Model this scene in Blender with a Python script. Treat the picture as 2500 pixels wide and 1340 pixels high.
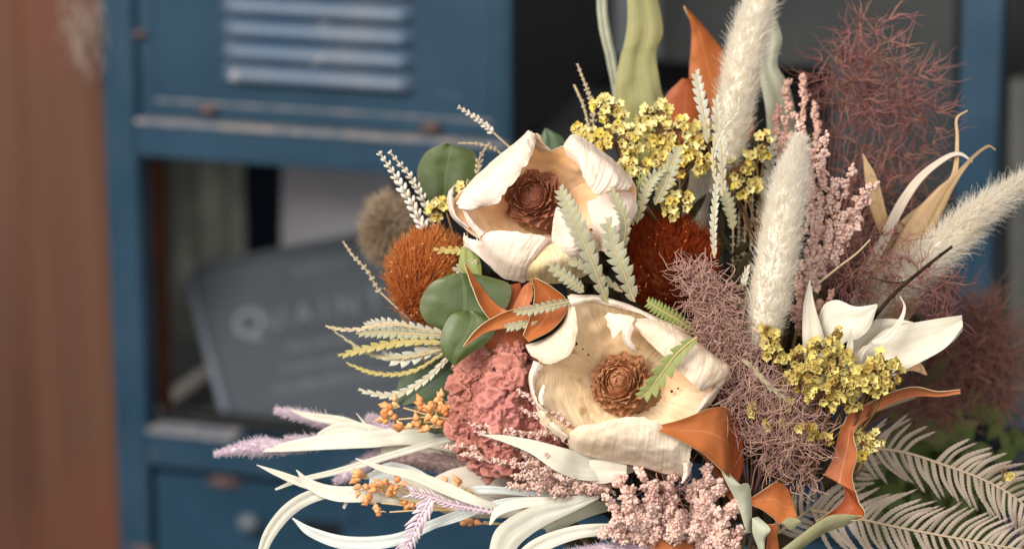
import bpy, math, random
import numpy as np
from mathutils import Vector
random.seed(7); rng = np.random.default_rng(7)
scene = bpy.context.scene
for o in list(bpy.data.objects): bpy.data.objects.remove(o)

# ---------------- camera ----------------
PITCH = math.radians(15.0); LENS = 100.0
CAM = np.array([0.0, 0.0, 1.45]); FOC = 1.4
Fpx = LENS/36*2500; S = FOC/Fpx
fwd = np.array([0, math.cos(PITCH), -math.sin(PITCH)]); rt = np.array([1.0, 0, 0]); upv = np.cross(rt, fwd)
cd = bpy.data.cameras.new('camera'); cam = bpy.data.objects.new('camera', cd)
scene.collection.objects.link(cam); scene.camera = cam
cam.location = CAM; cam.rotation_euler = (math.radians(90)-PITCH, 0, 0)
cd.lens = LENS; cd.sensor_width = 36; cd.clip_start = .05; cd.clip_end = 60
cd.dof.use_dof = True; cd.dof.focus_distance = FOC-.01; cd.dof.aperture_fstop = 4.5
# ---------------- world, light, exposure ----------------
w = bpy.data.worlds.new('World'); scene.world = w; w.use_nodes = True
bg = w.node_tree.nodes['Background']; bg.inputs[0].default_value = (1.0, .985, .96, 1); bg.inputs[1].default_value = .42
def area(name, loc, target, size, power, col):
    l = bpy.data.lights.new(name, 'AREA'); l.shape = 'RECTANGLE'; l.size = size[0]; l.size_y = size[1]
    l.energy = power; l.color = col
    o = bpy.data.objects.new(name, l); scene.collection.objects.link(o); o.location = loc
    o.rotation_euler = (Vector(target)-Vector(loc)).to_track_quat('-Z', 'Y').to_euler(); return o
area('window_light', (-1.05, .30, 2.15), (.05, 1.4, 1.05), (1.1, 1.0), 60, (1.0, .96, .90))
area('front_fill', (.55, -.6, 1.62), (.0, 1.6, 1.02), (1.6, 1.0), 19, (1.0, .96, .92))  # soft frontal fill added behind the camera to brighten shelf and bouquet
scene.view_settings.view_transform = 'Standard'; scene.view_settings.look = 'None'
scene.view_settings.exposure = 0.0; scene.view_settings.gamma = 1.0
scene.view_settings.use_curve_mapping = False
scene.cycles.diffuse_bounces = 6; scene.cycles.transmission_bounces = 6; scene.cycles.max_bounces = 10

# ---------------- helpers ----------------
def P(a):
    a = np.atleast_2d(np.asarray(a, float)); d = (FOC-a[:, 2]*S)[:, None]
    return CAM+(fwd+rt*((a[:, 0:1]-1250)/Fpx)+upv*((670-a[:, 1:2])/Fpx))*d
def hsh(ix, iy, iz, seed):
    n = (ix*374761393+iy*668265263+iz*2147483647+seed*1274126177) & 0xffffffff
    n = ((n ^ (n >> 13))*1274126177) & 0xffffffff
    return ((n ^ (n >> 16)) & 0xffff)/65535.0*2-1
def noise(p, s=1.0, seed=0, octv=1):
    p = np.atleast_2d(np.asarray(p, float))
    if p.shape[1] < 3: p = np.hstack([p, np.zeros((len(p), 3-p.shape[1]))])
    out = np.zeros(len(p)); amp = 1.0
    for o in range(octv):
        q = p*s*(2**o)+17.3*o; i = np.floor(q).astype(np.int64); f = q-i; f = f*f*(3-2*f); r = 0
        for dx in (0, 1):
            for dy in (0, 1):
                for dz in (0, 1):
                    r = r+hsh(i[:, 0]+dx, i[:, 1]+dy, i[:, 2]+dz, seed+o)*np.where(dx, f[:, 0], 1-f[:, 0])*np.where(dy, f[:, 1], 1-f[:, 1])*np.where(dz, f[:, 2], 1-f[:, 2])
        out += amp*r; amp *= .5
    return out
def crw(u, n, closed=False):
    u = np.clip(np.asarray(u, float), 0, 1); W = np.zeros((len(u), n))
    m = n if closed else n-1
    t = u*m; i = np.minimum(np.floor(t).astype(int), m-1); f = t-i
    w4 = [-.5*f**3+f**2-.5*f, 1.5*f**3-2.5*f**2+1, -1.5*f**3+2*f**2+.5*f, .5*f**3-.5*f**2]
    rows = np.arange(len(u))
    for k in range(4):
        j = i-1+k
        if closed: np.add.at(W, (rows, j % n), w4[k])
        else:
            # extrapolate at the ends so that straight ends stay straight
            lo = j < 0; hi = j > n-1; mid = ~(lo | hi)
            np.add.at(W, (rows[mid], j[mid]), w4[k][mid])
            if n > 1:
                np.add.at(W, (rows[lo], np.zeros(lo.sum(), int)), 2*w4[k][lo]); np.add.at(W, (rows[lo], np.ones(lo.sum(), int)), -w4[k][lo])
                np.add.at(W, (rows[hi], np.full(hi.sum(), n-1)), 2*w4[k][hi]); np.add.at(W, (rows[hi], np.full(hi.sum(), n-2)), -w4[k][hi])
    return W
def spl(pts, n):
    pts = np.asarray(pts, float); return crw(np.linspace(0, 1, n), len(pts)) @ pts
def nrm(v): return v/np.maximum(np.linalg.norm(v, axis=-1, keepdims=True), 1e-9)

class MB:
    """collects px-space geometry (x, y down, w towards the lens, unit = one photo pixel at focus)"""
    def __init__(s): s.v = []; s.q = []; s.t = []; s.n = 0; s.tint = []; s.uv = []; s.qm = []; s.tm = []
    def add(s, v, quads=None, tris=None, tint=0., uv=None, mi=0):
        v = np.asarray(v, float); k = len(v); s.v.append(v)
        s.tint.append(np.broadcast_to(np.asarray(tint, float), (k,)).copy())
        s.uv.append(np.zeros((k, 2)) if uv is None else np.asarray(uv, float))
        if quads is not None and len(quads): quads = np.asarray(quads); s.q.append(quads+s.n); s.qm.append(np.broadcast_to(mi, (len(quads),)).copy())
        if tris is not None and len(tris): tris = np.asarray(tris); s.t.append(tris+s.n); s.tm.append(np.broadcast_to(mi, (len(tris),)).copy())
        s.n += k
    def obj(s, name, mats, parent=None, base=None, label=None, cat=None, group=None, kind=None, world=False, smooth=True):
        v = np.vstack(s.v); W = v if world else P(v)
        if base is None: loc = W.mean(0)
        elif isinstance(base, str): loc = np.zeros(3)
        else: loc = P([base])[0] if not world else np.asarray(base, float)
        if parent is not None: loc = np.asarray(parent['_o'][:]) if '_o' in parent else np.zeros(3)
        W = W-loc
        me = bpy.data.meshes.new(name)
        q = np.vstack(s.q) if s.q else np.zeros((0, 4), int); t = np.vstack(s.t) if s.t else np.zeros((0, 3), int)
        if not world: q = q[:, ::-1]; t = t[:, ::-1]
        me.vertices.add(len(W)); me.vertices.foreach_set('co', W.astype(np.float32).ravel())
        li = np.concatenate([q.ravel(), t.ravel()]).astype(np.int32)
        me.loops.add(len(li)); me.loops.foreach_set('vertex_index', li)
        np_ = len(q)+len(t); me.polygons.add(np_)
        st = np.concatenate([np.arange(len(q))*4, len(q)*4+np.arange(len(t))*3]).astype(np.int32)
        me.polygons.foreach_set('loop_start', st)
        me.polygons.foreach_set('material_index', np.concatenate([np.concatenate(s.qm) if s.qm else np.zeros(0), np.concatenate(s.tm) if s.tm else np.zeros(0)]).astype(np.int32))
        me.polygons.foreach_set('use_smooth', np.full(np_, smooth))
        me.update(calc_edges=True); me.validate()
        if len(me.loops) == len(li):
            uvl = me.uv_layers.new(name='UVMap'); uvl.data.foreach_set('uv', np.vstack(s.uv)[li].astype(np.float32).ravel())
        a = me.attributes.new('tint', 'FLOAT', 'POINT'); a.data.foreach_set('value', np.concatenate(s.tint).astype(np.float32))
        for m in (mats if isinstance(mats, (list, tuple)) else [mats]): me.materials.append(m)
        o = bpy.data.objects.new(name, me); scene.collection.objects.link(o)
        if parent is not None: o.parent = parent; 
        else: o.location = loc
        o['_o'] = [float(x) for x in loc]
        tag(o, label, cat, group, kind); return o
def tag(o, label=None, cat=None, group=None, kind=None):
    if label: o['label'] = label
    if cat: o['category'] = cat
    if group: o['group'] = group
    if kind: o['kind'] = kind
def thing(name, base, label, cat, group=None, world=False):
    o = bpy.data.objects.new(name, None); scene.collection.objects.link(o); o.empty_display_size = .01
    loc = np.asarray(base, float) if world else P([base])[0]
    o.location = loc; o['_o'] = [float(x) for x in loc]; tag(o, label, cat, group); return o

def gridq(nu, nv, closed=False):
    i = np.arange(nu-1)[:, None]; j = np.arange(nv if closed else nv-1)[None]; j2 = (j+1) % nv
    return np.stack([i*nv+j, i*nv+j2, (i+1)*nv+j2, (i+1)*nv+j], -1).reshape(-1, 4)
def tube(mb, pts, rad, sides=5, tint=0., n=None, mi=0):
    pts = np.asarray(pts, float)
    if n: rad = np.interp(np.linspace(0, 1, n), np.linspace(0, 1, len(np.atleast_1d(rad))) if np.ndim(rad) else [0], np.atleast_1d(rad)) if np.ndim(rad) else rad; pts = spl(pts, n)
    k = len(pts); rad = np.broadcast_to(rad, (k,)) if np.ndim(rad) == 0 or len(rad) == k else np.interp(np.linspace(0, 1, k), np.linspace(0, 1, len(rad)), rad)
    T = nrm(np.gradient(pts, axis=0)); ref = np.array([.31, .17, .93]); A = nrm(np.cross(T, ref)); B = np.cross(T, A)
    a = np.linspace(0, 2*np.pi, sides, endpoint=False)
    v = pts[:, None]+rad[:, None, None]*(A[:, None]*np.cos(a)[None, :, None]+B[:, None]*np.sin(a)[None, :, None])
    mb.add(v.reshape(-1, 3), gridq(k, sides, True), tint=tint, mi=mi,
           uv=np.stack(np.meshgrid(np.linspace(0, 1, k), np.linspace(0, 1, sides), indexing='ij'), -1).reshape(-1, 2))
def tubes(mb, PT, R, tint, sides=3, mi=0):
    """many tubes at once: PT (m,k,3), R (m,k), tint (m,)"""
    m, k, _ = PT.shape
    T = nrm(np.gradient(PT, axis=1)); ref = np.array([.31, .17, .93]); A = nrm(np.cross(T, ref)); B = np.cross(T, A)
    a = np.linspace(0, 2*np.pi, sides, endpoint=False)
    v = PT[:, :, None]+R[:, :, None, None]*(A[:, :, None]*np.cos(a)[None, None, :, None]+B[:, :, None]*np.sin(a)[None, None, :, None])
    q = gridq(k, sides, True)[None]+(np.arange(m)*k*sides)[:, None, None]
    mb.add(v.reshape(-1, 3), q.reshape(-1, 4), tint=np.repeat(tint, k*sides), mi=mi)
def ico(sub):
    import bmesh
    bm = bmesh.new(); bmesh.ops.create_icosphere(bm, subdivisions=sub, radius=1)
    v = np.array([x.co[:] for x in bm.verts]); f = np.array([[x.index for x in p.verts] for p in bm.faces]); bm.free(); return v, f
ICO1 = ico(1); ICO2 = ico(2); ICO5 = ico(6)
def beads(mb, C, R, tint, sub=1, axis=None, elong=1.0, mi=0):
    v, f = ICO1 if sub == 1 else ICO2; C = np.asarray(C, float); m = len(C); R = np.broadcast_to(R, (m,))
    vv = np.broadcast_to(v[None], (m, len(v), 3))
    if axis is not None:
        ax = nrm(np.asarray(axis, float)); d = np.einsum('kj,mj->mk', v, ax); vv = vv+ax[:, None]*(d*(elong-1))[..., None]
    V = C[:, None]+vv*R[:, None, None]
    F = f[None]+(np.arange(m)*len(v))[:, None, None]
    mb.add(V.reshape(-1, 3), tris=F.reshape(-1, 3), tint=np.repeat(np.broadcast_to(tint, (m,)), len(v)), mi=mi)

def shell(mb, G, thick, tint=0., uv=None, mats=(0, 0, 0), closed=False):
    nu, nv = G.shape[:2]
    du = np.gradient(G, axis=0)
    if closed: dv = (np.roll(G, -1, 1)-np.roll(G, 1, 1))/2
    else: dv = np.gradient(G, axis=1)
    N = nrm(np.cross(du, dv)); N = np.where(np.isfinite(N), N, 0)
    if N[..., 2].mean() < 0: N = -N
    if uv is None: uv = np.stack(np.meshgrid(np.linspace(0, 1, nu), np.linspace(0, 1, nv), indexing='ij'), -1)
    uv = uv.reshape(-1, 2); q = gridq(nu, nv, closed); k = nu*nv
    tint = np.broadcast_to(tint, (k,)) if np.ndim(tint) < 1 else np.asarray(tint).ravel()
    mb.add(G.reshape(-1, 3), q, tint=tint, uv=uv, mi=mats[0])
    B = (G-N*thick).reshape(-1, 3)
    mb.add(B, q[:, ::-1], tint=tint, uv=uv, mi=mats[1])
    Fm = G.reshape(-1, 3)
    def rim(idx, loop=False):
        idx = np.asarray(idx); m = len(idx); v = np.vstack([Fm[idx], B[idx]]); a = np.arange(m if loop else m-1); b = (a+1) % m
        mb.add(v, np.stack([a, b, b+m, a+m], -1), tint=np.concatenate([tint[idx], tint[idx]]), uv=np.vstack([uv[idx], uv[idx]]), mi=mats[2])
    I = np.arange(k).reshape(nu, nv)
    if closed: rim(I[-1], True)
    else:
        rim(np.concatenate([I[0], I[1:, -1], I[-1, -2::-1], I[-2::-1, 0]]))
def patch(mb, ctrl, nu=40, nv=30, thick=2.5, rag=(0, 0, 0, 0), ragf=19, wr=0., wrf=.02, seed=0, tint=0., mats=(0, 0, 0), ribs=0.):
    """ctrl rows x cols x 3; rag = raggedness on (u0,u1,v0,v1) edges"""
    C = np.asarray(ctrl, float); U, V = np.meshgrid(np.linspace(0, 1, nu), np.linspace(0, 1, nv), indexing='ij'); u = U.ravel(); v = V.ravel()
    def rg(x, a, sd):
        if not a: return np.zeros_like(x)
        z = np.zeros(len(x)); n1 = noise(np.stack([x*ragf, z, z], 1), 1, sd+seed, 3); n2 = noise(np.stack([x*ragf*.35, z, z], 1), 1, sd+seed+9, 1)
        return a*(.5+.35*n1+.35*n2).clip(0, 1.5)
    lo = rg(v, rag[0], 1); hi = 1-rg(v, rag[1], 2); uu = lo+(hi-lo)*u
    lo = rg(u, rag[2], 3); hi = 1-rg(u, rag[3], 4); vv = lo+(hi-lo)*v
    G = np.einsum('nr,nc,rck->nk', crw(uu, C.shape[0]), crw(vv, C.shape[1]), C)
    if wr or ribs:
        z = noise(G, wrf, seed+31, 3)*wr
        if ribs: z = z+ribs*noise(np.stack([uu*38, vv*1.5, vv*0], 1), 1, seed+5, 2)
        G[:, 2] += z; G[:, 0] += .3*z
    G = G.reshape(nu, nv, 3)
    shell(mb, G, thick, tint=tint, uv=np.stack([uu, vv], -1), mats=mats)
def rail(mb, L, R, bulge=8, nu=44, nv=14, curl=0, **k):
    """surface between two edges given as lists of (x,y,w); centre lifted (or sunk) by bulge"""
    L = np.asarray(L, float); R = np.asarray(R, float); n = max(len(L), len(R)); L = spl(L, n) if len(L) != n else L; R = spl(R, n) if len(R) != n else R
    cols = []
    for f, b in ((0, 0), (.25, .75), (.5, 1), (.75, .75), (1, 0)):
        c = L*(1-f)+R*f; wd = np.linalg.norm(R[:, :2]-L[:, :2], axis=1); c = c.copy(); c[:, 2] += b*bulge*np.minimum(1, wd/60)
        if f == .5 and curl: c[:, 2] -= curl*np.minimum(1, wd/40)
        cols.append(c)
    patch(mb, np.stack(cols, 1), nu, nv, **k)
def leaf(mb, pts, bulge=6, tilt=0, nu=40, nv=10, fold=3, **k):
    """pts: (x,y,w,halfwidth) along the centre line"""
    p = np.asarray(pts, float); d = np.gradient(p[:, :2], axis=0); d = d/np.linalg.norm(d, axis=1)[:, None]; pr = np.stack([-d[:, 1], d[:, 0]], 1)
    tl = np.broadcast_to(tilt, (len(p),))
    L = np.column_stack([p[:, :2]+pr*p[:, 3:4], p[:, 2]+p[:, 3]*tl]); R = np.column_stack([p[:, :2]-pr*p[:, 3:4], p[:, 2]-p[:, 3]*tl])
    rail(mb, L, R, bulge, nu, nv, curl=fold, **k)

# ---------------- materials ----------------
def newmat(name):
    m = bpy.data.materials.new(name); m.use_nodes = True; nt = m.node_tree; nt.nodes.clear(); return m, nt
def mat(name, col, col2=None, nscale=60, rough=.6, bump=.0, bscale=300, transl=0., spots=None, spotscale=120, ribs=0., ribn=60, ribaxis='x', tintcol=None, metal=0., spec=.25, vein=None, coord='Object', spotamt=.62, dist=.0004, sheen=0., leafv=None, edgec=None):
    m, nt = newmat(name); N = nt.nodes; L = nt.links
    out = N.new('ShaderNodeOutputMaterial'); b = N.new('ShaderNodeBsdfPrincipled')
    b.inputs['Roughness'].default_value = rough; b.inputs['Metallic'].default_value = metal; b.inputs['Specular IOR Level'].default_value = spec
    if sheen: b.inputs['Sheen Weight'].default_value = sheen
    tc = N.new('ShaderNodeTexCoord')
    def noi(sc, det=5, dst=0.):
        n = N.new('ShaderNodeTexNoise'); n.inputs['Scale'].default_value = sc; n.inputs['Detail'].default_value = det; n.inputs['Distortion'].default_value = dst
        L.new(tc.outputs[coord], n.inputs['Vector']); return n
    c4 = lambda c: (*c, 1)
    def mix(fac, a, bb):
        x = N.new('ShaderNodeMix'); x.data_type = 'RGBA'
        if isinstance(fac, (int, float)): x.inputs[0].default_value = fac
        else: L.new(fac, x.inputs[0])
        for s_, i in ((a, 6), (bb, 7)):
            if isinstance(s_, tuple): x.inputs[i].default_value = s_
            else: L.new(s_, x.inputs[i])
        return x.outputs[2]
    def ramp(sock, a, bb):
        r = N.new('ShaderNodeMapRange'); r.inputs[1].default_value = a; r.inputs[2].default_value = bb; L.new(sock, r.inputs[0]); return r.outputs[0]
    cur = c4(col)
    if col2: cur = mix(ramp(noi(nscale).outputs[0], .35, .65), cur, c4(col2))
    if tintcol:
        at = N.new('ShaderNodeAttribute'); at.attribute_name = 'tint'
        cur = mix(at.outputs['Fac'], cur if not isinstance(cur, tuple) else cur, c4(tintcol))
    if ribs:
        uv = N.new('ShaderNodeUVMap'); mp = N.new('ShaderNodeMapping'); L.new(uv.outputs[0], mp.inputs[0])
        mp.inputs['Scale'].default_value = (ribn, 2, 1) if ribaxis == 'x' else (2, ribn, 1)
        rn = N.new('ShaderNodeTexNoise'); rn.inputs['Scale'].default_value = 1; rn.inputs['Detail'].default_value = 4; L.new(mp.outputs[0], rn.inputs['Vector'])
        if vein: cur = mix(ramp(rn.outputs[0], .45, .75), cur, c4(vein))
    if leafv:
        uv2 = N.new('ShaderNodeUVMap'); sx = N.new('ShaderNodeSeparateXYZ'); L.new(uv2.outputs[0], sx.inputs[0])
        def mt(op, a, b_=None, c_=None):
            x = N.new('ShaderNodeMath'); x.operation = op
            for i, q in enumerate((a, b_, c_)):
                if q is None: continue
                if isinstance(q, (int, float)): x.inputs[i].default_value = q
                else: L.new(q, x.inputs[i])
            return x.outputs[0]
        av = mt('ABSOLUTE', mt('SUBTRACT', sx.outputs[1], .5)); mid = mt('LESS_THAN', av, .022)
        wob = mt('MULTIPLY', noi(70).outputs[0], .25)
        fr = mt('FRACT', mt('ADD', mt('SUBTRACT', mt('MULTIPLY', sx.outputs[0], 11), mt('MULTIPLY', av, 4.5)), wob)); sv = mt('MULTIPLY', mt('LESS_THAN', fr, .075), .5)
        cur = mix(mt('MULTIPLY', mt('MAXIMUM', mid, sv), .55), cur, c4(leafv))
        ed = N.new('ShaderNodeMapRange'); ed.inputs[1].default_value = .40; ed.inputs[2].default_value = .5; L.new(mt('ADD', av, mt('MULTIPLY', mt('SUBTRACT', noi(120).outputs[0], .5), .12)), ed.inputs[0])
        if edgec: cur = mix(mt('MULTIPLY', ed.outputs[0], .6), cur, c4(edgec))
    if spots: cur = mix(ramp(noi(spotscale, 3, .6).outputs[0], spotamt, spotamt+.08), cur, c4(spots))
    if isinstance(cur, tuple): b.inputs['Base Color'].default_value = cur
    else: L.new(cur, b.inputs['Base Color'])
    nrmsock = None
    if bump:
        bp = N.new('ShaderNodeBump'); bp.inputs['Strength'].default_value = bump; bp.inputs['Distance'].default_value = dist
        L.new(noi(bscale, 6).outputs[0], bp.inputs['Height']); nrmsock = bp.outputs[0]
    if ribs:
        bp = N.new('ShaderNodeBump'); bp.inputs['Strength'].default_value = ribs; bp.inputs['Distance'].default_value = .0006
        L.new(rn.outputs[0], bp.inputs['Height'])
        if nrmsock: L.new(nrmsock, bp.inputs['Normal'])
        nrmsock = bp.outputs[0]
    if nrmsock: L.new(nrmsock, b.inputs['Normal'])
    if transl:
        t = N.new('ShaderNodeBsdfTranslucent'); ms = N.new('ShaderNodeMixShader'); ms.inputs[0].default_value = transl
        if isinstance(cur, tuple): t.inputs[0].default_value = cur
        else: L.new(cur, t.inputs[0])
        L.new(b.outputs[0], ms.inputs[1]); L.new(t.outputs[0], ms.inputs[2]); L.new(ms.outputs[0], out.inputs[0])
    else: L.new(b.outputs[0], out.inputs[0])
    return m
M = {}
M['blue'] = mat('blue_paint', (.010, .040, .072), (.018, .054, .094), 14, .42, .25, 220, spots=(.16, .17, .19), spotscale=38, spotamt=.70, spec=.5, dist=.0006)
M['blue_worn'] = mat('worn_blue_paint', (.010, .042, .076), (.022, .056, .096), 20, .45, .35, 200, spots=(.22, .12, .09), spotscale=22, spotamt=.69, spec=.5, dist=.0006)
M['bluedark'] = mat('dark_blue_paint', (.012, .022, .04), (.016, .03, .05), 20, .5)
M['dust'] = mat('dusty_edge', (.30, .27, .26), (.13, .17, .22), 90, .8, .3, 300)
M['rust'] = mat('rust', (.06, .034, .033), (.13, .09, .09), 150, .8, .5, 300)
M['rustpost'] = mat('rusty_orange', (.13, .040, .015), (.085, .027, .012), 40, .7)
M['greyplate'] = mat('grey_tin', (.060, .067, .076), (.075, .086, .100), 9, .8, .2, 150, spots=(.09, .10, .11), spotscale=26, spotamt=.72, spec=.1)
M['plateedge'] = mat('worn_tin_edge', (.10, .13, .18), (.14, .15, .16), 40, .45)
M['lettering'] = mat('faded_lettering', (.17, .18, .195), None, rough=.9, spec=.05)
M['lettering2'] = mat('very_faded_lettering', (.135, .15, .17), None, rough=.9, spec=.05)
M['black'] = mat('black_wire', (.008, .008, .009), None, rough=.5)
M['dark'] = mat('dark_panel', (.018, .019, .020), (.026, .027, .027), 12, .7)
M['darkgrey'] = mat('dark_grey_board', (.035, .038, .040), (.05, .053, .053), 14, .7, .3, 60)
M['paper'] = mat('grey_paper', (.74, .72, .78), (.66, .65, .70), 10, .8)
M['cloth'] = mat('grey_green_cloth', (.62, .65, .57), (.30, .31, .27), 22, .9)
M['beige'] = mat('beige_rim', (.85, .76, .70), (.72, .65, .60), 60, .7)
def boardmat():
    m, nt = newmat('reddish_brown_board'); N = nt.nodes; L = nt.links
    out = N.new('ShaderNodeOutputMaterial'); b = N.new('ShaderNodeBsdfPrincipled'); b.inputs['Roughness'].default_value = .7
    tc = N.new('ShaderNodeTexCoord'); mp = N.new('ShaderNodeMapping'); mp.inputs['Scale'].default_value = (24, 24, 1.6); L.new(tc.outputs['Object'], mp.inputs[0])
    n = N.new('ShaderNodeTexNoise'); n.inputs['Scale'].default_value = 1; n.inputs['Detail'].default_value = 5; n.inputs['Distortion'].default_value = .3; L.new(mp.outputs[0], n.inputs['Vector'])
    r = N.new('ShaderNodeValToRGB'); r.color_ramp.elements[0].position = .32; r.color_ramp.elements[0].color = (.070, .022, .010, 1)
    r.color_ramp.elements[1].position = .68; r.color_ramp.elements[1].color = (.120, .050, .025, 1); L.new(n.outputs[0], r.inputs[0])
    n2 = N.new('ShaderNodeTexNoise'); n2.inputs['Scale'].default_value = 9; n2.inputs['Detail'].default_value = 3; L.new(tc.outputs['Object'], n2.inputs['Vector'])
    mr = N.new('ShaderNodeMapRange'); mr.inputs[1].default_value = .45; mr.inputs[2].default_value = .7; L.new(n2.outputs[0], mr.inputs[0])
    mx = N.new('ShaderNodeMix'); mx.data_type = 'RGBA'; L.new(mr.outputs[0], mx.inputs[0]); L.new(r.outputs[0], mx.inputs[6]); mx.inputs[7].default_value = (.130, .038, .019, 1)
    L.new(mx.outputs[2], b.inputs['Base Color'])
    bp = N.new('ShaderNodeBump'); bp.inputs['Strength'].default_value = .5; bp.inputs['Distance'].default_value = .002; L.new(n.outputs[0], bp.inputs['Height']); L.new(bp.outputs[0], b.inputs['Normal'])
    L.new(b.outputs[0], out.inputs[0]); return m
M['board'] = boardmat()
M['petal'] = mat('cream_petal', (.88, .76, .58), (.90, .82, .69), 45, .65, .15, 500, transl=.36, ribs=.5, ribn=64, vein=(.82, .64, .44), spots=(.74, .54, .34), spotscale=40, spotamt=.67)
M['petalw'] = mat('white_petal', (.91, .82, .70), (.92, .86, .78), 40, .65, .15, 500, transl=.36, ribs=.45, ribn=56, vein=(.88, .74, .60), spots=(.84, .66, .48), spotscale=36, spotamt=.67)
M['petalin'] = mat('tan_petal_lining', (.84, .60, .33), (.90, .73, .49), 26, .6, .12, 420, transl=.12, spots=(.50, .33, .17), spotscale=70, spotamt=.64, ribs=.18, ribn=44, vein=(.64, .44, .24))
M['petalpink'] = mat('peach_petal_lining', (.80, .47, .21), (.88, .64, .44), 24, .55, .25, 420, transl=.12, spots=(.55, .33, .18), spotscale=70, spotamt=.69, ribs=.3, ribn=30)
M['petalrim'] = mat('petal_edge', (.88, .82, .74), None, rough=.6)
M['cone'] = mat('cone_scale', (.34, .125, .065), (.44, .18, .10), 160, .55, .4, 500, tintcol=(.20, .06, .032), spec=.3)
M['cone2'] = mat('light_cone_scale', (.46, .205, .09), (.55, .28, .14), 160, .55, .4, 500, tintcol=(.28, .10, .04), spec=.3)
M['cup'] = mat('dry_receptacle', (.30, .16, .07), (.20, .10, .05), 200, .8, .6, 500, spots=(.10, .05, .03), spotscale=260, spotamt=.6)
M['pin'] = mat('orange_style', (.80, .32, .09), None, rough=.6, tintcol=(.58, .16, .045), transl=.35, spec=.15)
M['pindark'] = mat('rust_style', (.46, .075, .014), None, rough=.6, tintcol=(.20, .022, .006), transl=.2, spec=.15)
M['pincore'] = mat('orange_core', (.22, .055, .012), (.14, .03, .01), 120, .9)
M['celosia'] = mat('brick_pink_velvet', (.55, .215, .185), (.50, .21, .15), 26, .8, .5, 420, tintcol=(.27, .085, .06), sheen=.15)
M['pampas'] = mat('cream_plume', (.97, .90, .76), None, rough=.8, tintcol=(.99, .96, .91), transl=.5, spec=.1)
M['pampascore'] = mat('cream_core', (.97, .91, .79), (.98, .95, .88), 80, .9, .6, 300)
M['bead'] = mat('pink_bead', (.68, .42, .345), None, rough=.65, tintcol=(.82, .62, .53), transl=.15)
M['beadback'] = mat('dusty_pink_bead', (.62, .36, .28), None, rough=.7, tintcol=(.76, .50, .41), transl=.15)
M['statice'] = mat('yellow_floret', (.80, .62, .10), None, rough=.6, tintcol=(.94, .87, .46), transl=.3)
M['staticeold'] = mat('mustard_floret', (.46, .29, .05), None, rough=.6, tintcol=(.92, .82, .30), transl=.3)
M['calyx'] = mat('brown_calyx', (.20, .105, .035), (.13, .07, .03), 300, .7)
M['mauvestem'] = mat('mauve_stem', (.17, .07, .06), None, rough=.8); M['smoke'] = mat('mauve_fibre', (.26, .095, .115), None, rough=.7, tintcol=(.30, .16, .10))
M['smokelt'] = mat('pink_brown_fibre', (.46, .245, .235), None, rough=.7, tintcol=(.56, .37, .26), transl=.1)
M['smokedk'] = mat('dark_mauve_fibre', (.26, .11, .095), None, rough=.6, tintcol=(.33, .17, .115))
M['orange'] = mat('orange_leaf', (.40, .105, .024), (.48, .15, .042), 20, .5, .2, 300, transl=.12, ribs=.25, ribn=24, ribaxis='y', spots=(.30, .075, .02), spotscale=55, spotamt=.62, leafv=(.56, .22, .08), edgec=(.30, .09, .03))
M['orangedk'] = mat('rust_leaf', (.30, .065, .018), (.40, .10, .03), 18, .5, .2, 300, transl=.1, leafv=(.45, .15, .06), edgec=(.16, .035, .012), ribs=.2, ribn=20, ribaxis='y')
M['salmon'] = mat('salmon_leaf', (.50, .16, .065), (.42, .11, .035), 30, .5, .3, 200, transl=.12, leafv=(.70, .34, .18), edgec=(.34, .10, .04), ribs=.2, ribn=20, ribaxis='y', spots=(.34, .09, .03), spotscale=60, spotamt=.62)
M['olive'] = mat('olive_leaf_back', (.30, .28, .14), (.38, .35, .20), 30, .6, .3, 200, transl=.15, leafv=(.42, .40, .25), ribs=.2, ribn=18, ribaxis='y')
M['rim'] = mat('pale_leaf_edge', (.56, .46, .26), None, rough=.6)
M['green'] = mat('green_leaf', (.062, .088, .022), (.085, .118, .032), 24, .42, .3, 160, transl=.1, spec=.5, leafv=(.14, .18, .07), edgec=(.11, .115, .035), spots=(.16, .15, .06), spotscale=110, spotamt=.66)
M['greenrim'] = mat('green_leaf_edge', (.20, .20, .07), None, rough=.5)
M['tealgreen'] = mat('blue_green_leaf', (.075, .115, .055), (.11, .15, .085), 18, .4, .2, 200, transl=.1, leafv=(.17, .24, .15))
M['sage'] = mat('sage_leaf', (.33, .32, .205), (.41, .40, .27), 40, .6, .2, 400, transl=.12)
M['sagewhite'] = mat('silvery_leaf', (.50, .485, .38), (.60, .58, .49), 40, .6, .2, 400, transl=.15)
M['sagegreen'] = mat('green_sawtooth_leaf', (.23, .27, .075), (.31, .34, .12), 30, .55, .2, 400, transl=.15)
M['sageyellow'] = mat('mustard_leaf', (.42, .35, .09), (.50, .43, .17), 30, .6, .2, 400, transl=.15)
M['wheatlf'] = mat('pale_straw_leaf', (.56, .47, .34), (.62, .55, .42), 40, .6, .2, 400, transl=.1)
M['lilacl'] = mat('lilac_leaf', (.66, .50, .55), (.72, .60, .64), 60, .6, .2, 400, transl=.15); M['lilaclrib'] = mat('lilac_midrib', (.60, .44, .50), None)
M['midrib'] = mat('tan_midrib', (.52, .38, .18), None, rough=.6)
M['longsage'] = mat('long_olive_leaf', (.36, .34, .145), (.43, .40, .20), 12, .55, .15, 300, transl=.2, ribs=.15, ribn=14, ribaxis='y', vein=(.30, .27, .10))
M['palesage'] = mat('pale_sage_leaf', (.48, .48, .34), (.54, .54, .42), 12, .55, .15, 300, transl=.2)
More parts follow.
